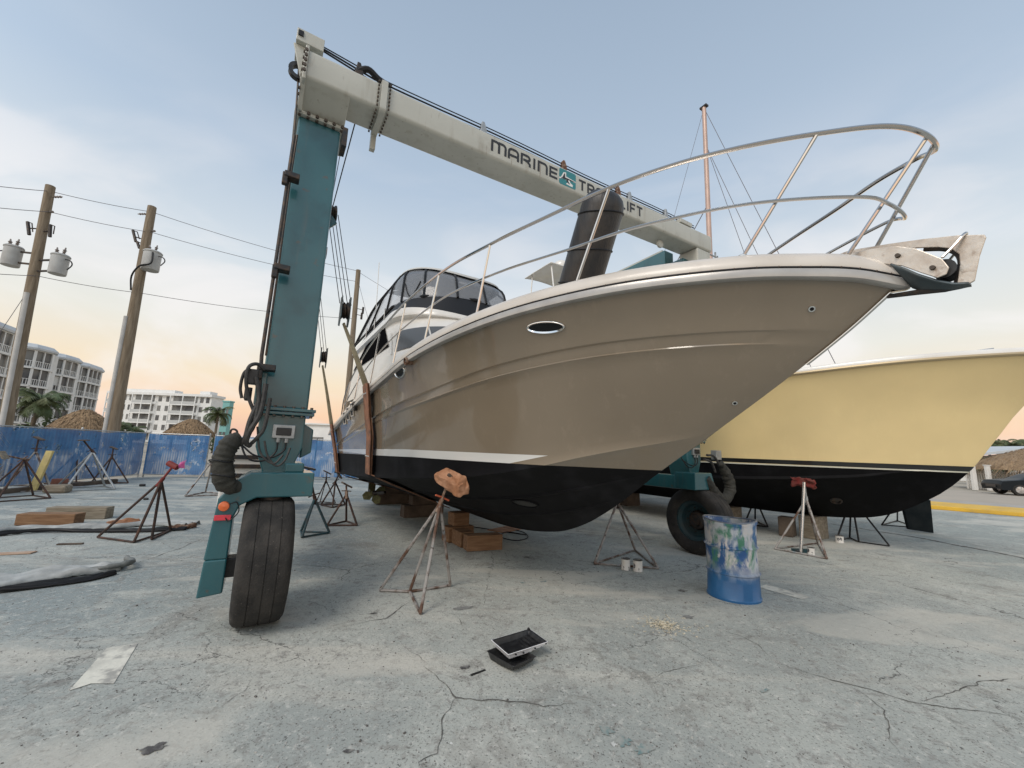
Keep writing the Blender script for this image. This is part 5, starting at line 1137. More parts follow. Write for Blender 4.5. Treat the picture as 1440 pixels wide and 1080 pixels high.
beamobj(gp(598, 727) + V((-.1, .1, 0)), (.95, .3, .27), ang, WOODD, 'timber_block', 'dark timber block in the middle under the tan keel', 'timber', KB)
beamobj(gp(598, 727) + V((-.1, .1, .272)), (.6, .28, .21), ang, WOODD, 'timber_block', 'dark timber laid on the middle keel block', 'timber', KB)
beamobj(gp(553, 708), (1.0, .34, .28), ang, WOODD, 'timber_block', 'dark timber block farthest back, under the stern', 'timber', KB)
beamobj(gp(553, 708) + V((0, 0, .282)), (.7, .3, .20), ang, WOODD, 'timber_block', 'dark timber laid on the farthest keel block', 'timber', KB)
beamobj(gp(575, 730) + V((.25, .9, 0)), (.5, .3, .2), ang + .5, WOODD, 'timber_block', 'dark timber off-cut near the middle keel blocks', 'timber', KB)
beamobj(gp(710, 745) + V((0, 0, .0)), (.62, .42, .015), ang + .4, PAPER, 'cardboard_sheet', 'crumpled orange-brown cardboard on the ground under the bow', 'cardboard')
cbl = MB().tube(spline([gp(708, 742, .01), gp(735, 748, .01), gp(742, 756, .012), gp(725, 760, .012), gp(705, 755, .01), gp(712, 748, .02), gp(738, 752, .01), gp(660, 740, .01)], 8), .009, 6).build('power_cord', BLACKV, smooth=True); tag(cbl, 'black power cord coiled on the concrete under the tan bow', 'cord')
YB_ = 'keel blocks under the yellow boat'
beamobj(V((6.55, 9.0, 0)), (.34, .5, .46), BRZ, WOODG, 'timber_block', 'grey brown keel crib right of the red-padded stand', 'timber', YB_)
beamobj(V((6.05, 9.1, 0)), (.26, .3, .40), BRZ + .2, WOODD, 'timber_block', 'dark keel crib just left of the red-padded stand', 'timber', YB_)
beamobj(V((5.55, 10.5, 0)), (.30, .6, .41), BRZ, WOODG, 'timber_block', 'grey keel crib between the hoist wheel and the yellow keel', 'timber', YB_)
beamobj(V((3.9, 13.5, 0)), (.4, .6, .38), BRZ, WOODD, 'timber_block', 'dark keel crib far back under the yellow boat', 'timber', YB_)
LT = 'old timbers lying on the left of the yard'
a_, b_ = gp(35, 738), gp(112, 740); beamobj(V(((a_.x + b_.x) / 2 - .1, (a_.y + b_.y) / 2 + .05, 0)), (.86, .24, .20), math.atan2(b_.y - a_.y, b_.x - a_.x) + .15, WOOD, 'timber_beam', 'split brown timber beam, front one of two near the left edge', 'timber', LT)
beamobj(gp(88, 732) + V((.05, .25, 0)), (.95, .24, .22), .25, WOODG, 'timber_beam', 'greyer timber beam lying just behind the split brown one', 'timber', LT)
beamobj(gp(80, 693) + V((0, 0, 0)), (.5, .34, .22), .35, WOODG, 'timber_chunk', 'rounded mossy timber chunk in front of the pale grey stand', 'timber', LT, bevel=.06)
beamobj(gp(72, 686) + V((0, .2, .0)), (.32, .2, .25), .1, mat('brick_red', (.30, .12, .08), .9, col2=(.2, .09, .06), scale=8), 'brick_block', 'reddish block behind the mossy timber chunk', 'block')
yp0, yp1 = gp(44, 692), at(55, 637, 11.75); yp = MB().bar(yp0, yp1, .05, .20, up=(0, 1, 0)); 
for v in yp.v: pass
yo = MB().prism([(-.10, 0), (.10, 0), (.10 + .26, 1.12), (-.02 + .19, 1.12)], (gp(45, 691), V((1, 0, 0)), V((0, 0, 1))), .06).build('yellow_plank', YELP, bevel=.008); tag(yo, 'worn yellow painted plank standing against the stands near the fence', 'plank')
beamobj(gp(98, 766), (.30, .05, .02), .3, WOODD, 'wood_strip', 'short dark wood strip on the ground left of the lone stand', 'wood scrap')
beamobj(gp(18, 779), (.42, .13, .015), .35, mat('plywood', (.38, .25, .17), .8, col2=(.45, .33, .25), scale=6), 'plywood_scrap', 'thin pinkish plywood scrap at the left edge', 'wood scrap')
beamobj(gp(200, 684), (.16, .12, .09), .4, BLACKP, 'rubble_lump', 'black lump on the pale slab in front of the fence gate', 'scrap', bevel=.03)
beamobj(gp(205, 703), (.10, .08, .06), .4, BLACKP, 'rubble_lump', 'smaller black lump on the joint nearer the lone stand', 'scrap', bevel=.02)
beamobj(gp(672, 946), (.13, .016, .008), .7, BLACKP, 'stick', 'tiny dark stick on the concrete left of the paint tray', 'stick', bevel=.002)

def canvas(pts, wds, m_, name, label, seed, lift_=.02, fold=.05, parent=None):
    P_ = spline(pts, 12); W2 = []
    for i in range(len(P_)): W2.append(interp([(k / (len(wds) - 1), w) for k, w in enumerate(wds)], i / (len(P_) - 1)))
    mb = MB(); nn = len(P_)
    def f(i, k):
        j = int(round(i * (nn - 1))); p = P_[j]; d = (P_[min(j + 1, nn - 1)] - P_[max(0, j - 1)]); d.z = 0; d.normalize(); s_ = V((-d.y, d.x, 0)); w = W2[j] * (k - .5)
        h = fold * (1 + noise.noise(V((j * .12, k * 5 + seed, seed)))) * (.4 + .8 * abs(math.sin(k * 7 + seed + j * .05))) + .006
        return p + s_ * w + V((0, 0, h if 0 < k < 1 else .008 + .02 * abs(noise.noise(V((j * .3, k, seed))))))
    mb.grid(f, nn - 1, 12); o = mb.build(name, m_, parent, smooth='full', solid=.006) if parent is None else mb.build(name, m_, parent, world=True, smooth='full', solid=.006)
    if label: tag(o, label, 'canvas')
    return o
ca = canvas([gp(-40, 826), gp(30, 816), gp(90, 808), gp(140, 803), gp(172, 800)], [.42, .40, .40, .30, .20], TARPW, 'canvas_strip', 'pale canvas sling strip with dark edge, nearest on the left ground', 2.1, fold=.05)
cl_ = canvas([gp(-40, 838), gp(60, 826), gp(120, 817), gp(160, 808)], [.10, .10, .14, .10], BLACKV, 'canvas_edge', None, 4.2, fold=.03); cl_.parent = ca
ce = MB().tube(spline([gp(126, 806) + V((0, 0, .05)), gp(150, 806) + V((0, 0, .07)), gp(172, 803) + V((0, 0, .08)), gp(183, 799) + V((0, 0, .07)), gp(178, 792) + V((0, 0, .06))], 8), [.018] * 8 + [.028] * 8 + [.036] * 8 + [.034] * 9, 12)
for v in ce.v: v += noise.noise_vector(v * 8) * .02
e_ = ce.build('canvas_fold', TARPG, smooth='full'); e_.parent = ca
cc = canvas([gp(-30, 752), gp(30, 745), gp(100, 744), gp(160, 742), gp(225, 737), gp(270, 740)], [.25, .18, .16, .22, .45, .35], TARPW, 'canvas_strip', 'long crumpled canvas strip running behind the lone stand', 7.7, fold=.05)
e_ = canvas([gp(-20, 756), gp(60, 749), gp(160, 749), gp(210, 748), gp(262, 745)], [.10, .05, .08, .10, .16], BLACKV, 'canvas_edge', None, 9.2, fold=.04); e_.parent = cc
e_ = canvas([gp(150, 742), gp(176, 738), gp(195, 736)], [.12, .26, .14], PAPER, 'rusty_rag', 'orange rusty rag on the canvas strip behind the lone stand', 3.3, fold=.06)
e_ = canvas([gp(236, 746), gp(256, 744), gp(275, 742)], [.08, .14, .10], RUST, 'rusty_strip', 'rusty brown strap lying at the right end of the long canvas strip', 5.3, fold=.06)

# barrel
bc = gp(1040, 843) + V((0, .0, 0)); bc = V((bc.x, bc.y + .12, 0))
BM = mat('blue_drum_paint', (.018, .12, .29), .5, col2=(.012, .085, .22), scale=3, coat=.2, bump=.12, bscale=25)
def drum_paint():
    t = BM.node_tree; N = t.nodes; L = t.links; b = N['Principled BSDF']; last = b.inputs['Base Color'].links[0].from_socket
    co = N.new('ShaderNodeTexCoord'); sp = N.new('ShaderNodeSeparateXYZ'); L.new(co.outputs['Object'], sp.inputs[0])
    for col_, sc_, a, z, w, lo_, hi_ in (((.58, .56, .54), 3.6, .49, .56, 1.2, .24, .40), ((.50, .54, .58), 5.5, .50, .58, 4.2, .2, .45), ((.06, .22, .14), 3.8, .535, .59, 2.6, .3, .42), ((.02, .09, .26), 4.0, .54, .58, 5.9, .3, .4), ((.66, .62, .60), 5.5, .61, .65, 8.8, .3, .4), ((.20, .10, .07), 9, .68, .72, 7.1, .2, .3)):
        n = N.new('ShaderNodeTexNoise'); n.noise_dimensions = '4D'; n.inputs['W'].default_value = w; n.inputs['Scale'].default_value = sc_; n.inputs['Detail'].default_value = 7; n.inputs['Roughness'].default_value = .6; n.inputs['Distortion'].default_value = .5; md = N.new('ShaderNodeMapping'); md.inputs['Scale'].default_value = (1, 1, .55); L.new(co.outputs['Object'], md.inputs[0]); L.new(md.outputs[0], n.inputs['Vector'])
        r = N.new('ShaderNodeMapRange'); r.inputs['From Min'].default_value = a - .015; r.inputs['From Max'].default_value = z; L.new(n.outputs['Fac'], r.inputs['Value'])
        h = N.new('ShaderNodeMapRange'); h.inputs['From Min'].default_value = lo_; h.inputs['From Max'].default_value = hi_; L.new(sp.outputs['Z'], h.inputs['Value'])
        mu_ = N.new('ShaderNodeMath'); mu_.operation = 'MULTIPLY'; L.new(r.outputs[0], mu_.inputs[0]); L.new(h.outputs[0], mu_.inputs[1])
        x = N.new('ShaderNodeMixRGB'); L.new(mu_.outputs[0], x.inputs['Fac']); L.new(last, x.inputs['Color1']); x.inputs['Color2'].default_value = (*col_, 1); last = x.outputs[0]
    L.new(last, b.inputs['Base Color'])
drum_paint()
drum = thing('steel_drum', 'dented blue steel drum splashed with white and green paint, by the hoist wheel', 'drum', bc)
R_ = .285
pr = [(.001, .01), (R_ - .02, .01), (R_ - .01, .0), (R_ + .005, .0), (R_ + .008, .02), (R_, .03)] + [(R_, .27), (R_ + .019, .285), (R_ + .019, .295), (R_, .31), (R_, .56), (R_ + .019, .575), (R_ + .019, .585), (R_, .60), (R_, .83), (R_ + .008, .835), (R_ + .010, .865), (R_ - .004, .872), (R_ - .01, .86), (R_ - .012, .06), (.001, .06)]
dm = MB().lathe(pr, (0, 0, 0), (0, 0, 1), 64)
for v in dm.v:
    a = math.atan2(v.y, v.x); k = math.sin(PI * min(1, max(0, v.z / .87))); d_ = 1 - .05 * k * (1 + noise.noise(V((math.cos(a) * 1.4, math.sin(a) * 1.4, v.z * 2)))) + .012 * noise.noise(v * 9)
    v.x *= d_ * 1.0; v.y *= d_ * .98; v.x -= .012 * v.z
    if v.z > .8: v.z += .012 * math.cos(2 * a + 1)
dm.build('drum_shell', BM, drum, smooth=True)
MB().tube([V((R_ * 1.0 * math.cos(a) - .011, R_ * .98 * math.sin(a), .868 + .012 * math.cos(2 * a + 1))) for a in [2 * PI * i / 48 for i in range(49)]], .011, 8, cap=False).build('rim', mat('drum_rim', (.16, .19, .24), .5, .4, col2=(.34, .34, .33), scale=14), drum, smooth=True)
# cans
def can(p, r, h, label, m_=CANW, group=None, open_=True):
    s = thing('paint_can', label, 'paint can', (p.x, p.y, 0), random.uniform(0, 6), group)
    MB().lathe([(.001, .002), (r, .002), (r, .006), (r * .98, .01), (r * .98, h - .01), (r, h - .005), (r, h), (r * .9, h), (r * .9, h - .008), (.001, h - .012)], (0, 0, 0), (0, 0, 1), 28).build('can_body', m_, s, smooth=True)
    MB().lathe([(r * .90, h - .003), (r * .5, h - .006), (.001, h - .006)], (0, 0, .001), (0, 0, 1), 20).build('dark_paint', BLACKP, s); MB().lathe([(r * .93, h), (r * 1.02, h), (r * 1.02, h + .006), (r * .93, h + .006)], (0, 0, 0), (0, 0, 1), 24, closed=True).build('can_rim', BLACKP, s, smooth=True)
    return s
can(gp(880, 801), .062, .145, 'white paint can with black rim, left of the pair at the foot of the stand'); can(gp(897, 803), .064, .145, 'white paint can with black rim, right of the pair at the foot of the stand')
can(gp(1141, 780), .055, .115, 'small white can at the foot of the red-padded stand', CANW)
can(gp(1181, 763), .07, .13, 'dull white bucket at the foot of the black stand under the yellow bow', CANW)

# paint trays
def tray(L_, W2_, H_, m_, name, parent, M4, dz=0.):
    def f(i, k):
        # bowl with sloping walls, a deep well at one end and a ribbed ramp
        x = (i - .5) * L_; y = (k - .5) * W2_; ex = min(i, 1 - i) * L_; ey = min(k, 1 - k) * W2_; e = min(ex, ey); wall = min(1, max(0, e - .006) / .016)
        return V((x, y, H_ * (1 - wall) + wall * (.006 + (H_ - .025) * max(0, (i - .5)) * 1.3) + (.003 * math.sin(i * 60) * wall if i > .5 else 0) + dz))
    mb = MB().grid(f, 44, 32); mb.v = [M4 @ v for v in mb.v]; return mb.build(name, m_, parent, smooth=True, solid=.004)
tcl = V((.07, 3.40, 0)); tr = thing('paint_tray', 'black plastic paint tray, lower of the two stacked on the concrete', 'paint tray', tcl)
tray(.30, .24, .060, BLACKP, 'tray_body', tr, Matrix.Translation((0, 0, .003)) @ Matrix.Rotation(math.radians(-47), 4, 'Z'))
tcu = V((.135, 3.50, 0)); tr2 = thing('paint_tray', 'white paint tray with black paint in it, tilted on top of the black one', 'paint tray', tcu)
MU = Matrix.Translation((0, 0, .064)) @ Matrix.Rotation(math.radians(33), 4, 'Z') @ Matrix.Rotation(-.03, 4, 'Y') @ Matrix.Rotation(.03, 4, 'X')
tray(.375, .25, .050, WHITEP, 'tray_body', tr2, MU)
tray(.362, .237, .0465, BLACKP, 'wet_paint', tr2, MU, .0055)
mk_ = MB()
for i, (x, y, z) in enumerate(((.186, .06, .030), (.187, -.05, .034), (.186, -.10, .028), (-.05, -.127, .03), (.06, -.127, .034), (-.12, -.127, .036))): mk_.sphere(MU @ V((x, y, z)), .008, 1, 1, .8, n=5)
mk_.sphere(MU @ V((.17, .115, .055)), .012, 1, 1, 1, n=6); islands(mk_, 'paint_drip', BLACKV, tr2, smooth=True)
# wood chips
ch_ = MB(); cc0 = gp(934, 880); rnd = random.Random(3)
for i in range(420):
    r = abs(rnd.gauss(0, .11)); a = rnd.uniform(0, 2 * PI); p = cc0 + V((r * math.cos(a) * 1.35, r * math.sin(a), .004 + rnd.random() * .02 * max(0, 1 - r * 6))); M3 = Matrix.Rotation(rnd.uniform(0, 6), 3, 'Z') @ Matrix.Rotation(rnd.uniform(-.6, .6), 3, 'X')
    ch_.box(p, (rnd.uniform(.006, .03), rnd.uniform(.003, .008), .002), M=M3)
o = ch_.build('wood_chips', mat('pale_chips', (.74, .68, .54), .9, col2=(.40, .32, .20), scale=40)); o['kind'] = 'stuff'; o['label'] = 'small heap of pale wood chips on the concrete'
gr_ = MB()
for i in range(5200):
    y = 1.6 + 6.5 * rnd.random() ** 1.6; x = rnd.uniform(-1.3, 1.3) * (y + .8); s_ = rnd.uniform(.0015, .0055) * (1.8 if rnd.random() < .08 else 1)
    gr_.box((x, y, s_ * .4), (s_ * 1.6, s_, s_ * .8), rz=rnd.uniform(0, 3))
o = gr_.build('grit', mat('grit_stone', (.42, .41, .38), .9, col2=(.12, .11, .10), scale=3, lo=.48, hi=.52)); o['kind'] = 'stuff'; o['label'] = 'loose grit scattered over the concrete'
# dark slab under the yellow bow
rs = MB().prism([(0, 0), (.50, -.05), (.52, .72), (-.08, .72)], (V((9.75, 10.25, .06)), V((.97, -.22, 0)).normalized(), V((0, 0, 1))), .09).build('rudder_blade', mat('slate_antifouling', (.009, .013, .015), .9, col2=(.02, .024, .025), scale=4, spec=.1), bevel=.01); tag(rs, 'dark slate rudder blade standing on the ground beyond the yellow bow', 'rudder')

# ------------------------------------------------------------------ fence with blue privacy mesh
def mesh_cloth():
    m = bpy.data.materials.new('blue_privacy_mesh'); m.use_nodes = True; t = m.node_tree; N = t.nodes; L = t.links; b = N['Principled BSDF']
    co = N.new('ShaderNodeTexCoord')
    n = N.new('ShaderNodeTexNoise'); n.inputs['Scale'].default_value = 1.3; n.inputs['Detail'].default_value = 8; n.inputs['Roughness'].default_value = .7; L.new(co.outputs['Object'], n.inputs['Vector'])
    cr_ = N.new('ShaderNodeValToRGB'); L.new(n.outputs['Fac'], cr_.inputs[0]); e = cr_.color_ramp
    e.elements[0].position = .3; e.elements[0].color = (.018, .10, .27, 1); e.elements[1].position = .55; e.elements[1].color = (.05, .20, .43, 1)
    x_ = e.elements.new(.63); x_.color = (.07, .22, .44, 1); x_ = e.elements.new(.67); x_.color = (.45, .54, .64, 1)
    sx = N.new('ShaderNodeSeparateXYZ'); L.new(co.outputs['Object'], sx.inputs[0])
    def mt(op, a_, b2):
        x = N.new('ShaderNodeMath'); x.operation = op
        for i_, q_ in enumerate((a_, b2)):
            if q_ is None: continue
            if isinstance(q_, (int, float)): x.inputs[i_].default_value = q_
            else: L.new(q_, x.inputs[i_])
        return x.outputs[0]
    along = mt('ADD', sx.outputs['X'], sx.outputs['Y'])
    ribs = mt('MULTIPLY', mt('ADD', mt('SINE', mt('MULTIPLY', along, 62.), None), 1.), .5)
    mpz = N.new('ShaderNodeMapping'); mpz.inputs['Scale'].default_value = (1.1, 1.1, .28); L.new(co.outputs['Object'], mpz.inputs[0])
    n3 = N.new('ShaderNodeTexNoise'); n3.inputs['Scale'].default_value = 2.4; n3.inputs['Detail'].default_value = 6; L.new(mpz.outputs[0], n3.inputs['Vector'])
    low = N.new('ShaderNodeMapRange'); low.inputs['From Min'].default_value = 1.15; low.inputs['From Max'].default_value = .9; L.new(sx.outputs['Z'], low.inputs['Value'])
    pale = N.new('ShaderNodeMapRange'); pale.inputs['From Min'].default_value = .50; pale.inputs['From Max'].default_value = .57; L.new(n3.outputs['Fac'], pale.inputs['Value'])
    fac = mt('MULTIPLY', mt('MULTIPLY', pale.outputs[0], low.outputs[0]), mt('ADD', mt('MULTIPLY', ribs, .75), .15))
    mxa = N.new('ShaderNodeMixRGB'); L.new(fac, mxa.inputs['Fac']); L.new(cr_.outputs[0], mxa.inputs['Color1']); mxa.inputs['Color2'].default_value = (.48, .53, .60, 1)  # pale lower patches: light showing through the mesh, put into its colour
    mxb = N.new('ShaderNodeMixRGB'); mxb.blend_type = 'MULTIPLY'; L.new(mt('MULTIPLY', ribs, .30), mxb.inputs['Fac']); L.new(mxa.outputs[0], mxb.inputs['Color1']); mxb.inputs['Color2'].default_value = (.35, .4, .5, 1)
    L.new(mxb.outputs[0], b.inputs['Base Color']); b.inputs['Roughness'].default_value = .55
    # tears and open weave
    n2 = N.new('ShaderNodeTexNoise'); n2.inputs['Scale'].default_value = 2.2; n2.inputs['Detail'].default_value = 9; n2.inputs['Roughness'].default_value = .75; L.new(co.outputs['Object'], n2.inputs['Vector'])
    r = N.new('ShaderNodeMapRange'); r.inputs['From Min'].default_value = .58; r.inputs['From Max'].default_value = .62; r.inputs['To Min'].default_value = .86; r.inputs['To Max'].default_value = .42; L.new(n2.outputs['Fac'], r.inputs['Value']); L.new(r.outputs[0], b.inputs['Alpha'])
    return m
BLUEM = mesh_cloth()
def wire_panel(a, b, z0, z1, pitch=.13):
    mb = MB(); d = (b - a); Ln = d.length; d.normalize(); H_ = z1 - z0; nrm = V((-d.y, d.x, 0)) * .012
    k = -int(H_ / pitch)
    while k * pitch < Ln:
        for sg in (1, -1):
            x0, x1 = k * pitch, k * pitch + H_
            y0, y1 = 0.0, H_
            if x0 < 0: y0 = -x0; x0 = 0
            if x1 > Ln: y1 = H_ - (x1 - Ln); x1 = Ln
            if x1 > x0:
                za, zb = (z0 + y0, z0 + y1) if sg > 0 else (z1 - y0, z1 - y1)
                mb.bar(a + d * x0 + V((0, 0, za)) + nrm * sg, a + d * x1 + V((0, 0, zb)) + nrm * sg, .0035, .0035)
        k += 1
    return mb
def fence_run(a, b, label, h=1.76, n=4, gate=False, group='blue screened fence panels'):
    a, b = V((*a, 0)), V((*b, 0)); f = thing('fence_gate' if gate else 'fence', label, 'gate' if gate else 'fence', a, 0, group)
    d = (b - a).normalized(); nr = V((-d.y, d.x, 0)); Ln = (b - a).length
    for i in range(n + 1):
        p = a + d * Ln * i / n; MB().tube([p, p + V((0, 0, h + .05))], .03, 8).lathe([(.035, 0), (.02, .03), (.001, .03)], p + V((0, 0, h + .05)), (0, 0, 1), 8).build('post', GALV, f, world=True, smooth=True)
    rl = MB().tube([a + V((0, 0, h)), b + V((0, 0, h))], .02, 6).tube([a + V((0, 0, .12)), b + V((0, 0, .12))], .014, 6)
    if gate: rl.tube([a + V((0, 0, .9)), b + V((0, 0, .9))], .02, 6)
    rl.build('rail', GALV, f, world=True)
    wire_panel(a - nr * .02, b - nr * .02, .12, h).build('chain_link', GALV, f, world=True)
    nu = max(4, int(Ln / .15))
    sag = lambda x: .05 * abs(noise.noise(V((x * .9, a.x, 2))))
    MB().grid(lambda i, k: a + d * (Ln * i) - nr * (.045 + .03 * noise.noise(V((i * Ln * 1.6, k * 2, a.x)))) + V((0, 0, .14 + (h - .16 - sag(i * Ln)) * k)), nu, 8).build('privacy_mesh', BLUEM, f, world=True, smooth='full')
    return f
FP = [(-13.1, 7.6), (-14.87, 16.73), (-14.72, 16.80), (-12.6, 17.25), (-12.4, 17.3), (-8.6, 18.3), (-1.5, 20.0), (7.5, 21.2), (13, 21.6)]
fence_run(FP[0], FP[1], 'long blue screened chain link fence along the left side, in front of the palms', n=3)
fence_run(FP[2], FP[3], 'blue screened fence gate behind the lone rusty stand', n=1, gate=True)
fence_run(FP[4], FP[5], 'blue screened fence run directly behind the hoist leg', n=2)
fence_run(FP[5], FP[6], 'blue and white screened fence behind the slings of the tan yacht', n=3)
fence_run(FP[6], FP[7], 'screened fence mostly hidden behind the tan hull', n=3)

# ------------------------------------------------------------------ utility poles and lines
def pole(base, top, r0, r1, label, trans=(), conduit=None, arms=True):
    s = thing('utility_pole', label, 'utility pole', base); MB().tube([base, base.lerp(top, .5), top], [r0, (r0 + r1) / 2, r1], 14).build('shaft', POLE, s, world=True, smooth=True)
    ax_ = (top - base)
    if conduit:
        f0, f1, cs = conduit; MB().tube([base.lerp(top, f0) + V((cs * r0 * .55, -r0 * .95, 0)), base.lerp(top, f1) + V((cs * r0 * .42, -r0 * .85, 0))], .078, 12).build('conduit', PVC, s, world=True, smooth=True)
    for (x, y, rr, hh) in trans:
        c_ = at(x, y, base.y - .15); T_ = thing('transformer', '', '', (0, 0, 0)) if 0 else None
        b_ = MB().lathe([(.001, -hh / 2), (rr * .92, -hh / 2), (rr * .96, -hh / 2 + .04), (rr * .96, hh * .4), (rr * 1.04, hh * .41), (rr * 1.04, hh * .45), (rr * .9, hh * .5), (.001, hh * .53)], c_, (0, 0, 1), 24).build('transformer', CAN, s, world=True, smooth=True)
        i_ = MB()
        for dx in (-.12, .14): i_.lathe([(.03, 0), (.055, .03), (.03, .06), (.06, .09), (.03, .12), (.065, .16), (.03, .20), (.02, .28), (.001, .28)], c_ + V((dx, -.05, hh * .5)), (dx, 0, 1), 10)
        i_.build('bushing', PORC, b_, world=True, smooth=True)
        k_ = MB(); sgn = 1 if c_.x > base.x else -1
        pz = base.lerp(top, (c_.z - base.z) / (top.z - base.z))
        for dz in (-.25, .2): k_.bar(pz + V((0, 0, dz)), V((c_.x, c_.y, c_.z + dz)), .06, .06)
        k_.build('bracket', DARKM, b_, world=True)
        MB().tube(spline([c_ + V((sgn * rr, -.05, .2)), c_ + V((sgn * (rr + .25), -.1, .12)), c_ + V((sgn * (rr + .35), -.1, -.05)), c_ + V((sgn * (rr + .2), -.1, -.25))], 5), .022, 6).build('lead_wire', BLACKV, b_, world=True)
    return s
def insul(s, p, ax_, m_=PORC, L_=.35, r=.05):
    MB().lathe([(r * .4, 0)] + [(r * (1 if k % 2 else .5), L_ * (k + 1) / 8) for k in range(7)] + [(.001, L_)], p, ax_, 10).build('insulator', m_, s, world=True, smooth=True)
b1 = gp(6, 650); b1 = at(4, 625, 15.0); b1.z = 0; p1 = at(71, 262, 15.0)
u1 = pole(b1, p1, .20, .15, 'leftmost wooden utility pole, with two grey transformer cans and a pale conduit', trans=((17, 360, .27, .80), (83, 372, .27, .80)), conduit=(.0, .60, 1))
b2 = at(157, 620, 17.0); b2.z = 0; p2 = at(214, 291, 17.0)
u2 = pole(b2, p2, .235, .16, 'wooden utility pole with a single grey transformer can, right of the double one', trans=((213, 367, .33, .88),), conduit=(.0, .56, -1))
MB().tube(spline([at(215, 355, 16.6), at(212, 370, 16.5), at(196, 374, 16.5), at(185, 388, 16.6), at(184, 408, 16.7)], 6), .035, 8).build('service_cable', BLACKV, u2, world=True, smooth=True)
b3 = at(482, 640, 22.5); b3.z = 0; p3 = at(504, 380, 22.5)
u3 = pole(b3, p3, .17, .13, 'slim pale utility pole behind the stern of the tan yacht')
for s_, (x, y), Y in ((u1, (74, 277), 15.0), (u2, (194, 301), 17.0), (u1, (69, 298), 15), (u2, (213, 325), 17)):
    insul(s_, at(x, y, Y), (1, 0, .05), L_=.42 if x in (74, 194) else .2)
for s_, pts, Y in ((u1, ((39, 312), (41, 330)), 14.9), (u1, ((71, 316), (70, 333)), 14.9), (u2, ((187, 324), (191, 340)), 16.9), (u2, ((193, 340), (196, 349)), 16.9)):
    MB().tube([at(*p, Y) for p in pts], .055, 8).tube([at(*pts[0], Y), at(pts[0][0] + 6, pts[0][1] + 2, Y), at(pts[1][0] + 5, pts[1][1] - 4, Y)], .02, 6).build('fuse_cutout', DARKM, s_, world=True)
for s_, a, b, Y in ((u1, (41, 321), (62, 322), 14.95), (u1, (70, 325), (60, 326), 14.95), (u2, (190, 333), (206, 338), 16.95), (u2, (195, 347), (204, 350), 16.95)): MB().tube([at(*a, Y), at(*b, Y)], .025, 6).build('bracket', DARKM, s_, world=True)
for s_, x, y, Y in ((u3, 511, 432, 22.4), (u3, 509, 440, 22.4)): MB().tube([at(x, y, Y), at(x - 1, y + 9, Y)], .06, 6).tube([at(x, y + 4, Y), at(x - 8, y + 2, Y)], .02, 5).build('fuse_cutout', DARKM, s_, world=True)
def wires(pts, r=.012):
    mb = MB()
    for a, b in zip(pts, pts[1:]):
        mb.tube([a.lerp(b, t) - V((0, 0, .22 * 4 * t * (1 - t) * (a - b).length / 12)) for t in [i / 10 for i in range(11)]], r, 5)
    return mb
WG = 'overhead lines between the utility poles'
for nm, pts in (('topmost overhead wire running from pole top to pole top', [at(-300, 215, 9), at(71, 269, 15), at(213, 298, 17), at(503, 381, 22.5)]),
                ('middle overhead wire passing the poles below their tops', [at(-300, 250, 9), at(70, 298, 15), at(214, 327, 17), at(502, 396, 22.5)]),
                ('lowest overhead wire passing the poles near the transformer cans', [at(-300, 350, 9), at(52, 388, 15), at(197, 412, 17), at(497, 448, 22.5)])):
    tag(wires(pts).build('overhead_wire', WIRE), nm, 'wire', WG)
for nm, pts in (('overhead wire continuing right from the slim pole, upper', [p3 - V((0, 0, .1)), at(660, 470, 27)]), ('guy wire slanting from the slim pole down behind the yacht', [at(503, 392, 22.5), at(524, 470, 23)]), ('guy wire at the left edge of the leftmost pole', [at(48, 395, 15), at(-30, 510, 14)])):
    tag(wires(pts, .010).build('guy_wire', WIRE), nm, 'wire')

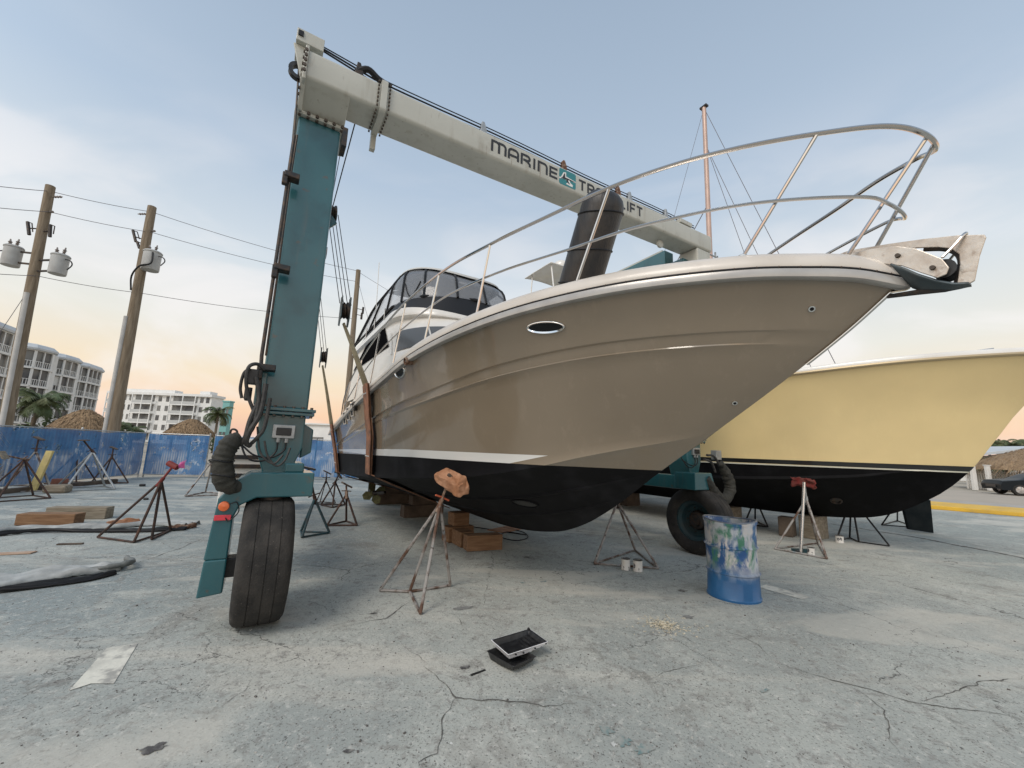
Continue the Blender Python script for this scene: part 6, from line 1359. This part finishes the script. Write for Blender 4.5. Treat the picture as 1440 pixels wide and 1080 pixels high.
# ------------------------------------------------------------------ apartment blocks
def bay(parent, o, ux, uy, w, dpt, floors, fh, roof=True):
    """a projecting balcony bay: o = front-left corner at ground, ux along the front, uy outwards"""
    ch = w * .24; pl_ = [V((0, 0)), V((0 + .0, dpt * .55)), V((ch, dpt)), V((w - ch, dpt)), V((w, dpt * .55)), V((w, 0))]
    P3 = lambda p, z: o + ux * p.x + uy * p.y + V((0, 0, z))
    wall = MB()
    for f in range(floors):
        z = f * fh; glass, rail, post, shd = MB(), MB(), MB(), MB(); cen_ = V((w / 2, dpt * .3)); inn = [cen_ + (p - cen_) * .90 for p in pl_]
        glass.prism([(p.x, p.y) for p in inn], (o + V((0, 0, z + fh / 2)), ux, uy), fh - .1)
        for a, b in zip(pl_, pl_[1:]):
            L_ = (b - a).length; d = (b - a) / L_; n = V((-d.y, d.x)) * -1
            mid_ = (a + b) / 2 - V((w / 2, dpt * .3))
            if n.dot(mid_) < 0: n = -n
            def Q(t, zz, off=0): p = a + d * t + n * off; return o + ux * p.x + uy * p.y + V((0, 0, zz))
            wall.bar(Q(0, z + .14), Q(L_, z + .14), .5, .28)                      # slab edge
            nb = max(2, int(L_ / .34))
            rail.bar(Q(0, z + 1.28), Q(L_, z + 1.28), .07, .08); rail.bar(Q(0, z + .36), Q(L_, z + .36), .05, .05)
            for k in range(nb + 1): rail.bar(Q(L_ * k / nb, z + .34), Q(L_ * k / nb, z + 1.26), .07, .07)
            nm_ = max(1, round(L_ / 1.5))
            for k in range(nm_ + (1 if b is pl_[-1] else 0)): post.bar(Q(L_ * k / nm_, z + .2), Q(L_ * k / nm_, z + fh), .30 if k % nm_ == 0 else .12, .2)
            # a drawn shade in some of the openings
            if random.random() < .45: shd.add([Q(.15, z + 1.3, -.22), Q(L_ - .15, z + 1.3, -.22), Q(L_ - .15, z + fh - .1, -.22), Q(.15, z + fh - .1, -.22)], [(0, 1, 2, 3)]) if f != floors - 1 else None
        glass.build('window', BGLASS, parent, world=True); rail.add(post.v, post.f); rail.build('balcony', STUCCO, parent, world=True); islands(shd, 'window_shade', STUCCO, parent, world=True)
    for xx in (-.35, w + .35): wall.box(o + ux * xx + uy * .55 + V((0, 0, floors * fh / 2)), (.95, 1.9, floors * fh + .1), rz=math.atan2(ux.y, ux.x))
    wall.prism([(p.x, p.y) for p in [V((-.7, -4)), V((-.7, 0)), V((0, 0)), V((w, 0)), V((w + .7, 0)), V((w + .7, -4))]], (o + V((0, 0, floors * fh / 2)), ux, uy), floors * fh)
    wall.prism([(p.x, p.y) for p in pl_], (o + V((0, 0, floors * fh + .15)), ux, uy), .3)
    wall.build('wall', STUCCO, parent, world=True)
    r = MB(); ov = .5; zt = floors * fh + .3
    c = V((w / 2, dpt * .3))
    def grow(p, g): q_ = p - c; return c + q_ * ((q_.length + g) / q_.length)
    rings = [[grow(p, ov) for p in pl_], [grow(p, ov + .05) for p in pl_], [grow(p, -.1) for p in pl_], [grow(p, -1.0) for p in pl_]]; zs = [zt - .15, zt + .15, zt + .75, zt + .95]
    for ring, z in zip(rings, zs): r.v += [P3(p, z) for p in ring]
    n_ = len(pl_)
    for k in range(3):
        for i in range(n_): j = (i + 1) % n_; r.f.append((k * n_ + i, k * n_ + j, (k + 1) * n_ + j, (k + 1) * n_ + i))
    r.f.append(tuple(3 * n_ + i for i in range(n_))); r.f.append(tuple(range(n_))); r.build('roof', ROOFW, parent, world=True)
ap = thing('apartment_building', 'white five-storey apartment block with stepped projecting balcony bays, far left behind the fence', 'building', (-84, 72, 0))
for (x0, y0, x1, y1, ht) in ((-20, 452, 44, 476, 0), (40, 487, 87, 498, 0), (82, 501, 120, 511, 0), (117, 513, 151, 524, 0)):
    fl_ = 5; ztop = 15.4
    def onz(x, y, z): d = ray(x, y); k = (z - CH) / d.z; return EYE + d * k
    a = onz(x0, y0, ztop); b = onz(x1, y1, ztop); a.z = b.z = 0
    # keep the bay's width sensible and face it to the yard
    ux = (b - a); w = min(ux.length, 10.5); ux.normalize(); mid = (a + b) / 2; a = mid - ux * w / 2 - V((ux.y, -ux.x, 0)) * 2.6
    bay(ap, a, ux, V((ux.y, -ux.x, 0)), w, 2.6, fl_, 3.0)
def block(parent, o, ux, segs, floors, fh, depth=5, m_=STUCCO):
    uy = V((ux.y, -ux.x, 0)); x = 0; W = sum(s_[1] for s_ in segs)
    wall, wins, rail, shade = MB(), MB(), MB(), MB(); Hh_ = floors * fh
    wall.box(o + ux * W / 2 - uy * depth / 2 + V((0, 0, Hh_ / 2)), (W, depth, Hh_), rz=math.atan2(ux.y, ux.x))
    wall.box(o + ux * W / 2 - uy * (depth / 2 - .3) + V((0, 0, Hh_ + .35)), (W + .8, depth + .8, .7), rz=math.atan2(ux.y, ux.x))
    for kind, w in segs:
        for f in range(floors):
            z = f * fh
            if kind == 'b':
                c_ = o + ux * (x + w / 2) + V((0, 0, 0))
                shade.box(c_ + uy * .06 + V((0, 0, z + 1.9)), (w - .5, .12, 1.9), rz=math.atan2(ux.y, ux.x))
                wall.box(c_ + uy * .55 + V((0, 0, z + .15)), (w, 1.1, .3), rz=math.atan2(ux.y, ux.x)); rail.box(c_ + uy * 1.05 + V((0, 0, z + .75)), (w - .1, .06, .85), rz=math.atan2(ux.y, ux.x))
                for k in (0, .5, 1): wall.box(o + ux * (x + .1 + (w - .2) * k) + uy * 1.02 + V((0, 0, z + fh / 2)), (.22, .22, fh), rz=math.atan2(ux.y, ux.x))
            else:
                for k in (.28, .72): wins.box(o + ux * (x + w * k) + uy * .02 + V((0, 0, z + 1.75)), (.95, .1, 1.5), rz=math.atan2(ux.y, ux.x))
        x += w
    wall.build('wall', m_, parent, world=True); islands(wins, 'window', BGLASS, parent, world=True); islands(shade, 'balcony_window', BGLASS, parent, world=True); islands(rail, 'balcony_rail', RAILW, parent, world=True)
a0 = at(146, 600, 118); a1 = at(291, 605, 118); a0.z = a1.z = 0; ux = (a1 - a0).normalized(); Wd = (a1 - a0).length
ap2 = thing('apartment_building', 'long white four-storey apartment block in the distance, left of the hoist leg', 'building', a0)
block(ap2, a0, ux, [('b', Wd * .11), ('w', Wd * .14), ('b', Wd * .20), ('w', Wd * .17), ('b', Wd * .25), ('w', Wd * .13)], 5, 2.75)
MB().box(a0.lerp(a1, .35) + V((0, 2.5, 14.9)), (Wd * .5, 3, 1.2)).box(a0.lerp(a1, .9) + V((0, 2.5, 14.6)), (3, 3, 1.8)).build('roof_parapet', STUCCO, ap2, world=True)
tq = at(305, 600, 108); tq.z = 0; tqt = thing('turquoise_building', 'small turquoise building at the right end of the distant white block', 'building', tq)
tb2 = MB().box(tq + V((1.3, 1.2, 5.8)), (1.9, 1.6, 11.6)).box(tq + V((1.3, 1.2, 11.8)), (2.2, 1.9, .4)); tb2.build('wall', TURQ, tqt, world=True, bevel=.1)
wz = MB(); [wz.box(tq + V((x_ * .8 + .3, .40, z_)), (.7, .1, 1.3)) for x_ in (.7, 1.9) for z_ in (3, 6, 9)]; islands(wz, 'window', BGLASS, tqt, world=True)
wh = at(425, 615, 40); wh.z = 0; whb = thing('white_shed', 'low white building beyond the fence, right of the hoist leg', 'building', wh)
MB().box(wh + V((4.5, 3, 1.7)), (13, 6, 3.4)).box(wh + V((4.5, 3, 3.46)), (13.4, 6.4, .14)).build('wall', STUCCO, whb, world=True)
islands(MB().box(wh + V((1.5, -.03, 1.6)), (1.1, .08, 1.2)).box(wh + V((5.5, -.03, 1.6)), (1.6, .08, 1.1)), 'window', BGLASS, whb, world=True)
lp = thing('lamp_post', 'thin mast standing beside the low white building', 'post', wh + V((-.6, -3, 0))); MB().tube([wh + V((-.6, -3, 0)), wh + V((-.6, -3, 4.4))], .05, 8).sphere(wh + V((-.6, -3, 4.5)), .14).build('post', GALV, lp, world=True)

# ------------------------------------------------------------------ vegetation
def palm(p, h, R_, label, n=26, seed=1, lean=(0, 0), full=1.):
    r = random.Random(seed); s = thing('palm_tree', label, 'palm tree', p); top = p + V((lean[0], lean[1], h))
    MB().tube([p, p.lerp(top, .5) + V((lean[0] * -.15, 0, 0)), top], [.22 * R_ / 2, .15 * R_ / 2, .13 * R_ / 2], 10).build('trunk', PALMT, s, world=True, smooth=True)
    mb = MB()
    for i in range(n):
        a = 2 * PI * i / n + r.uniform(-.2, .2); el = r.uniform(-.35, 1.25); L_ = R_ * r.uniform(.8, 1.1); d = V((math.cos(a), math.sin(a), 0)); pts = []
        for k in range(9):
            t = k / 8; ang = el - t * t * r.uniform(1.5, 1.9); pts.append((pts[-1] + (d * math.cos(ang) + V((0, 0, math.sin(ang)))) * L_ / 8) if pts else top.copy())
        mb.tube(pts, [.03 * R_ / 2 * (1 - .8 * k / 8) for k in range(9)], 4)
        for k in range(1, 9):
            for m_ in (0, .33, .66):
                c_ = pts[k - 1].lerp(pts[k], m_); dd = (pts[k] - pts[k - 1]).normalized(); sd_ = dd.cross(V((0, 0, 1))).normalized()
                lf = R_ * .30 * math.sin(PI * (k - 1 + m_ + .8) / 9.6) + .05
                for sg in (-1, 1):
                    e_ = c_ + (sd_ * sg * .8 + dd * .55 + V((0, 0, -.42 - r.random() * .25))) * lf; wd = dd * .045 * R_ / 2; mb.add([c_ - wd, c_ + wd, e_], [(0, 1, 2)])
    mb.build('crown', PALMG, s, world=True); return s
def shrub(p, rx, rz_, label, n=900, seed=2, name='shrub', cat='shrub', m_=LEAF, trunk=.0):
    r = random.Random(seed); s = thing(name, label, cat, p); mb = MB(); cl = [(r.uniform(-1, 1), r.uniform(-.6, .6), r.uniform(.25, 1), r.uniform(.3, .5)) for _ in range(14)]
    for i in range(n):
        c_ = cl[i % 14]; v = V((r.gauss(0, 1), r.gauss(0, 1), r.gauss(0, 1))).normalized() * c_[3] * r.uniform(.55, 1.05)
        q_ = p + V(((c_[0] + v.x) * rx, (c_[1] + v.y) * rx, trunk + max(.02, (c_[2] + v.z) * rz_ * .7))); u = V((r.gauss(0, 1), r.gauss(0, 1), r.gauss(0, 1))).normalized(); w = u.orthogonal().normalized(); z_ = rx * .09 * r.uniform(.6, 1.4)
        mb.add([q_ - u * z_, q_ + w * z_ * .5, q_ + u * z_, q_ - w * z_ * .5], [(0, 1, 2, 3)])
    mb.build('foliage', m_, s, world=True)
    st = MB()
    for k in range(5): c_ = cl[k]; st.tube([p, p + V((c_[0] * rx * .8, c_[1] * rx * .8, trunk + c_[2] * rz_ * .6))], .04 * rx, 5)
    st.build('trunk', TRUNKM, s, world=True); return s
def gat(x, Y): p = at(x, 615, Y); p.z = 0; return p
palm(gat(38, 33), 4.1, 2.0, 'full green palm beside the leftmost utility pole, behind the fence', n=40, seed=4, lean=(.5, 0))
palm(gat(302, 60), 5.3, 2.3, 'slender palm in front of the turquoise building', n=30, seed=9)
palm(gat(160, 42), 2.2, 1.9, 'low palm just right of the middle utility pole', n=26, seed=6); palm(gat(185, 48), 2.4, 1.7, 'low palm second from the middle utility pole', n=26, seed=7)
shrub(gat(96, 34), 1.7, 3.3, 'dark green shrub behind the left thatched roof', seed=3); shrub(gat(62, 32), 1.6, 2.4, 'green shrub at the foot of the large palm', seed=5)
shrub(gat(146, 36), 1.4, 3.2, 'dark shrub behind the middle utility pole', seed=8); shrub(gat(12, 30), 1.8, 2.6, 'green shrub at the far left behind the fence', seed=12)
shrub(gat(300, 50), 1.5, 2.4, 'leafy shrub below the slender palm', seed=15)
def hut(p, R_, z0, h, label, seed=1, posts=4, pw=.75):
    r = random.Random(seed); s = thing('thatched_hut', label, 'thatched hut', p); mb = MB()
    def f(i, k):
        a = 2 * PI * i; t = k; rr = R_ * (1 - t ** 1.15) ** pw * (1 + .03 * math.sin(a * 7)) + .05
        return p + V((rr * math.cos(a), rr * math.sin(a), z0 + h * t ** .9 + .05 * noise.noise(V((math.cos(a) * 4, math.sin(a) * 4, t * 6)))))
    mb.grid(f, 60, 12)
    for i in range(2200):
        a = r.uniform(0, 2 * PI); t = r.random() ** 1.3 * .97; q_ = f(a / 2 / PI, t); e_ = V((math.cos(a + r.uniform(-.3, .3)), math.sin(a), -r.uniform(.5, 1.2))) * r.uniform(.15, .42) * R_ / 2.0; w_ = V((-math.sin(a), math.cos(a), 0)) * .026
        mb.add([q_ + V((0, 0, .05 + .05 * r.random())) - w_, q_ + V((0, 0, .05 + .05 * r.random())) + w_, q_ + e_], [(0, 1, 2)])
    mb.build('thatch_roof', THATCH, s, world=True)
    for k in range(posts): a = 2 * PI * (k + .4) / posts; MB().tube([p + V((R_ * .7 * math.cos(a), R_ * .7 * math.sin(a), 0)), p + V((R_ * .7 * math.cos(a), R_ * .7 * math.sin(a), z0 + .4))], .08, 8).build('post', WOODG, s, world=True)
    return s
hut(gat(114, 25), 1.45, 1.80, 1.30, 'thatched hut roof showing above the fence, left of the middle utility pole', 2); hut(gat(267, 27), 1.30, 1.78, 1.05, 'smaller thatched hut roof showing above the fence gate, nearer the hoist leg', 3)

# right-hand side across the street
hp = at(1482, 650, 29.5); hp.z = 0; hut(hp, 4.6, 1.50, 2.0, 'large thatched hut across the street at the right edge', 5, posts=6, pw=1.0)
pf = thing('picket_fence', 'white slatted enclosure under the large thatched hut across the street', 'fence', at(1375, 690, 31)); pb_ = MB(); rp_ = MB()
pa, pb2 = at(1362, 690, 31.5), at(1470, 694, 29.5); pa.z = pb2.z = 0
for i in range(30): p = pa.lerp(pb2, i / 29); pb_.bar(p, p + V((0, 0, 1.35 + .1 * (i % 7 == 0))), .10, .05)
for z_ in (.35, 1.15): rp_.bar(pa + V((0, 0, z_)), pb2 + V((0, 0, z_)), .06, .08)
pb_.build('picket', WHITE, pf, world=True); rp_.build('rail', WHITE, pf, world=True)
for i, (x, Y, h) in enumerate(((1372, 29.5, 1.75), (1393, 29.5, 1.75))): pst = at(x, 690, Y); pst.z = 0; tag(MB().box(pst + V((0, 0, h / 2)), (.26, .2, h)).box(pst + V((0, 0, h + .03)), (.34, .28, .06)).build('white_post', WHITE, bevel=.02), ('left' if i == 0 else 'right') + ' one of two square white posts across the street by the dark car', 'post', 'square white posts')
bh = thing('low_house', 'low house with dark gable eaves beyond the yellow bow', 'building', at(1395, 650, 48)); b0 = at(1395, 650, 48); b0.z = 0
MB().box(b0 + V((3, 3, 1.5)), (14, 6, 3.0)).build('wall', STUCCO, bh, world=True)
MB().prism([(-5, 2.9), (4.5, 4.3), (14, 2.9), (14, 2.65), (4.5, 4.0), (-5, 2.65)], (b0 + V((0, 2.5, 0)), V((1, 0, 0)), V((0, 0, 1))), 8).build('roof', ROOFW, bh, world=True)
MB().prism([(-4.4, 2.6), (2.2, 3.6), (3.5, 2.6)], (b0 + V((0, -1.4, 0)), V((1, 0, 0)), V((0, 0, 1))), .4).build('gable', WOODD, bh, world=True)
for i, (x, Y, h, R_) in enumerate(((1388, 58, 4.6, 2.0), (1404, 62, 4.8, 2.2), (1422, 60, 5.0, 2.2), (1440, 63, 5.2, 2.3))):
    palm(gat(x, Y), h, R_, ('first', 'second', 'third', 'fourth')[i] + ' small palm from the yellow bow in the row on the right skyline', n=22, seed=20 + i)
shrub(gat(1380, 40), 1.9, 2.8, 'bushy green plant right beside the yellow bow across the street', seed=31); shrub(gat(1462, 52), 3, 3, 'shrub at the far right edge behind the thatched hut', seed=33)

# parked car
def car(p, rz, label):
    s = thing('parked_car', label, 'car', p, rz)
    prof_ = [(-2.2, .35), (-2.24, .62), (-2.12, .86), (-1.2, .98), (-.55, 1.30), (.1, 1.42), (.9, 1.40), (1.55, 1.12), (2.1, 1.02), (2.25, .8), (2.24, .36)]
    def body():
        mb = MB()
        st_ = [(-.86, .02), (-.80, .0), (-.5, -.0), (.5, 0), (.80, 0), (.86, .02)]
        def f(i, k):
            j = i * (len(prof_) - 1); a = prof_[int(min(j, len(prof_) - 2))]; b = prof_[int(min(j, len(prof_) - 2)) + 1]; t = j - int(min(j, len(prof_) - 2)); x, z = lerp(a[0], b[0], t), lerp(a[1], b[1], t)
            y = (k * 2 - 1) * .90; ty = 1 - max(0, z - .9) * .42; return V((x, y * ty, z - .05 * abs(k * 2 - 1) ** 6))
        mb.grid(f, 50, 14)
        for sg in (-1, 1):
            side = [f(i / 50, 0 if sg < 0 else 1) for i in range(51)]; mb.add(side, [tuple(range(51))])
        mb.add([(-2.2, -.88, .35), (2.24, -.88, .35), (2.24, .88, .35), (-2.2, .88, .35)], [(0, 1, 2, 3)]); return mb
    body().build('body', CARB, s, smooth=True, merge=True)
    for sg in (-1, 1):
        MB().add([(-1.0, sg * .872, 1.0), (-.5, sg * .80, 1.26), (.1, sg * .765, 1.36), (.9, sg * .77, 1.34), (1.35, sg * .86, 1.05)], [(0, 1, 2, 3, 4)]).build('side_window', CARG, s, solid=.01)
        for x in (-1.42, 1.38):
            w_ = MB().lathe([(.20, -.10), (.31, -.11), (.335, -.07), (.335, .07), (.31, .11), (.20, .10)], (x, sg * .80, .335), (0, 1, 0), 28, closed=True).build('wheel', RUBBER, s, smooth=True)
            rm = MB().lathe([(.21, 0), (.20, .02), (.06, .03), (.001, .035)], (x, sg * .90, .335), (0, sg, 0), 24)
            for k in range(5): a = 2 * PI * k / 5; rm.bar((x, sg * .925, .335), (x + .2 * math.cos(a), sg * .925, .335 + .2 * math.sin(a)), .03, .05, up=(0, 1, 0))
            rm.build('rim', ALLOY, w_, smooth=True)
        MB().sphere((-2.08, sg * .66, .72), .12, .6, 1.2, .6).build('headlight', GLASSD, s, smooth=True)
        MB().box((-.85, sg * .98, 1.02), (.12, .16, .10)).build('mirror', CARB, s, bevel=.02)
        MB().box((.1, sg * .905, .80), (.2, .02, .03)).build('door_handle', CHROME, s)
    MB().box((-2.235, 0, .52), (.03, .9, .16)).build('grille', BLACKP, s, bevel=.01)
cp = at(1402, 690, 25.3); cd = V((1, -.42, 0)).normalized(); cpos = V((cp.x, cp.y, .02)) + cd * 2.5 + V((0, .6, 0)); car(V((cpos.x, cpos.y, .022)), math.atan2(cd.y, cd.x), 'dark blue-grey parked car across the street, nose to the left')
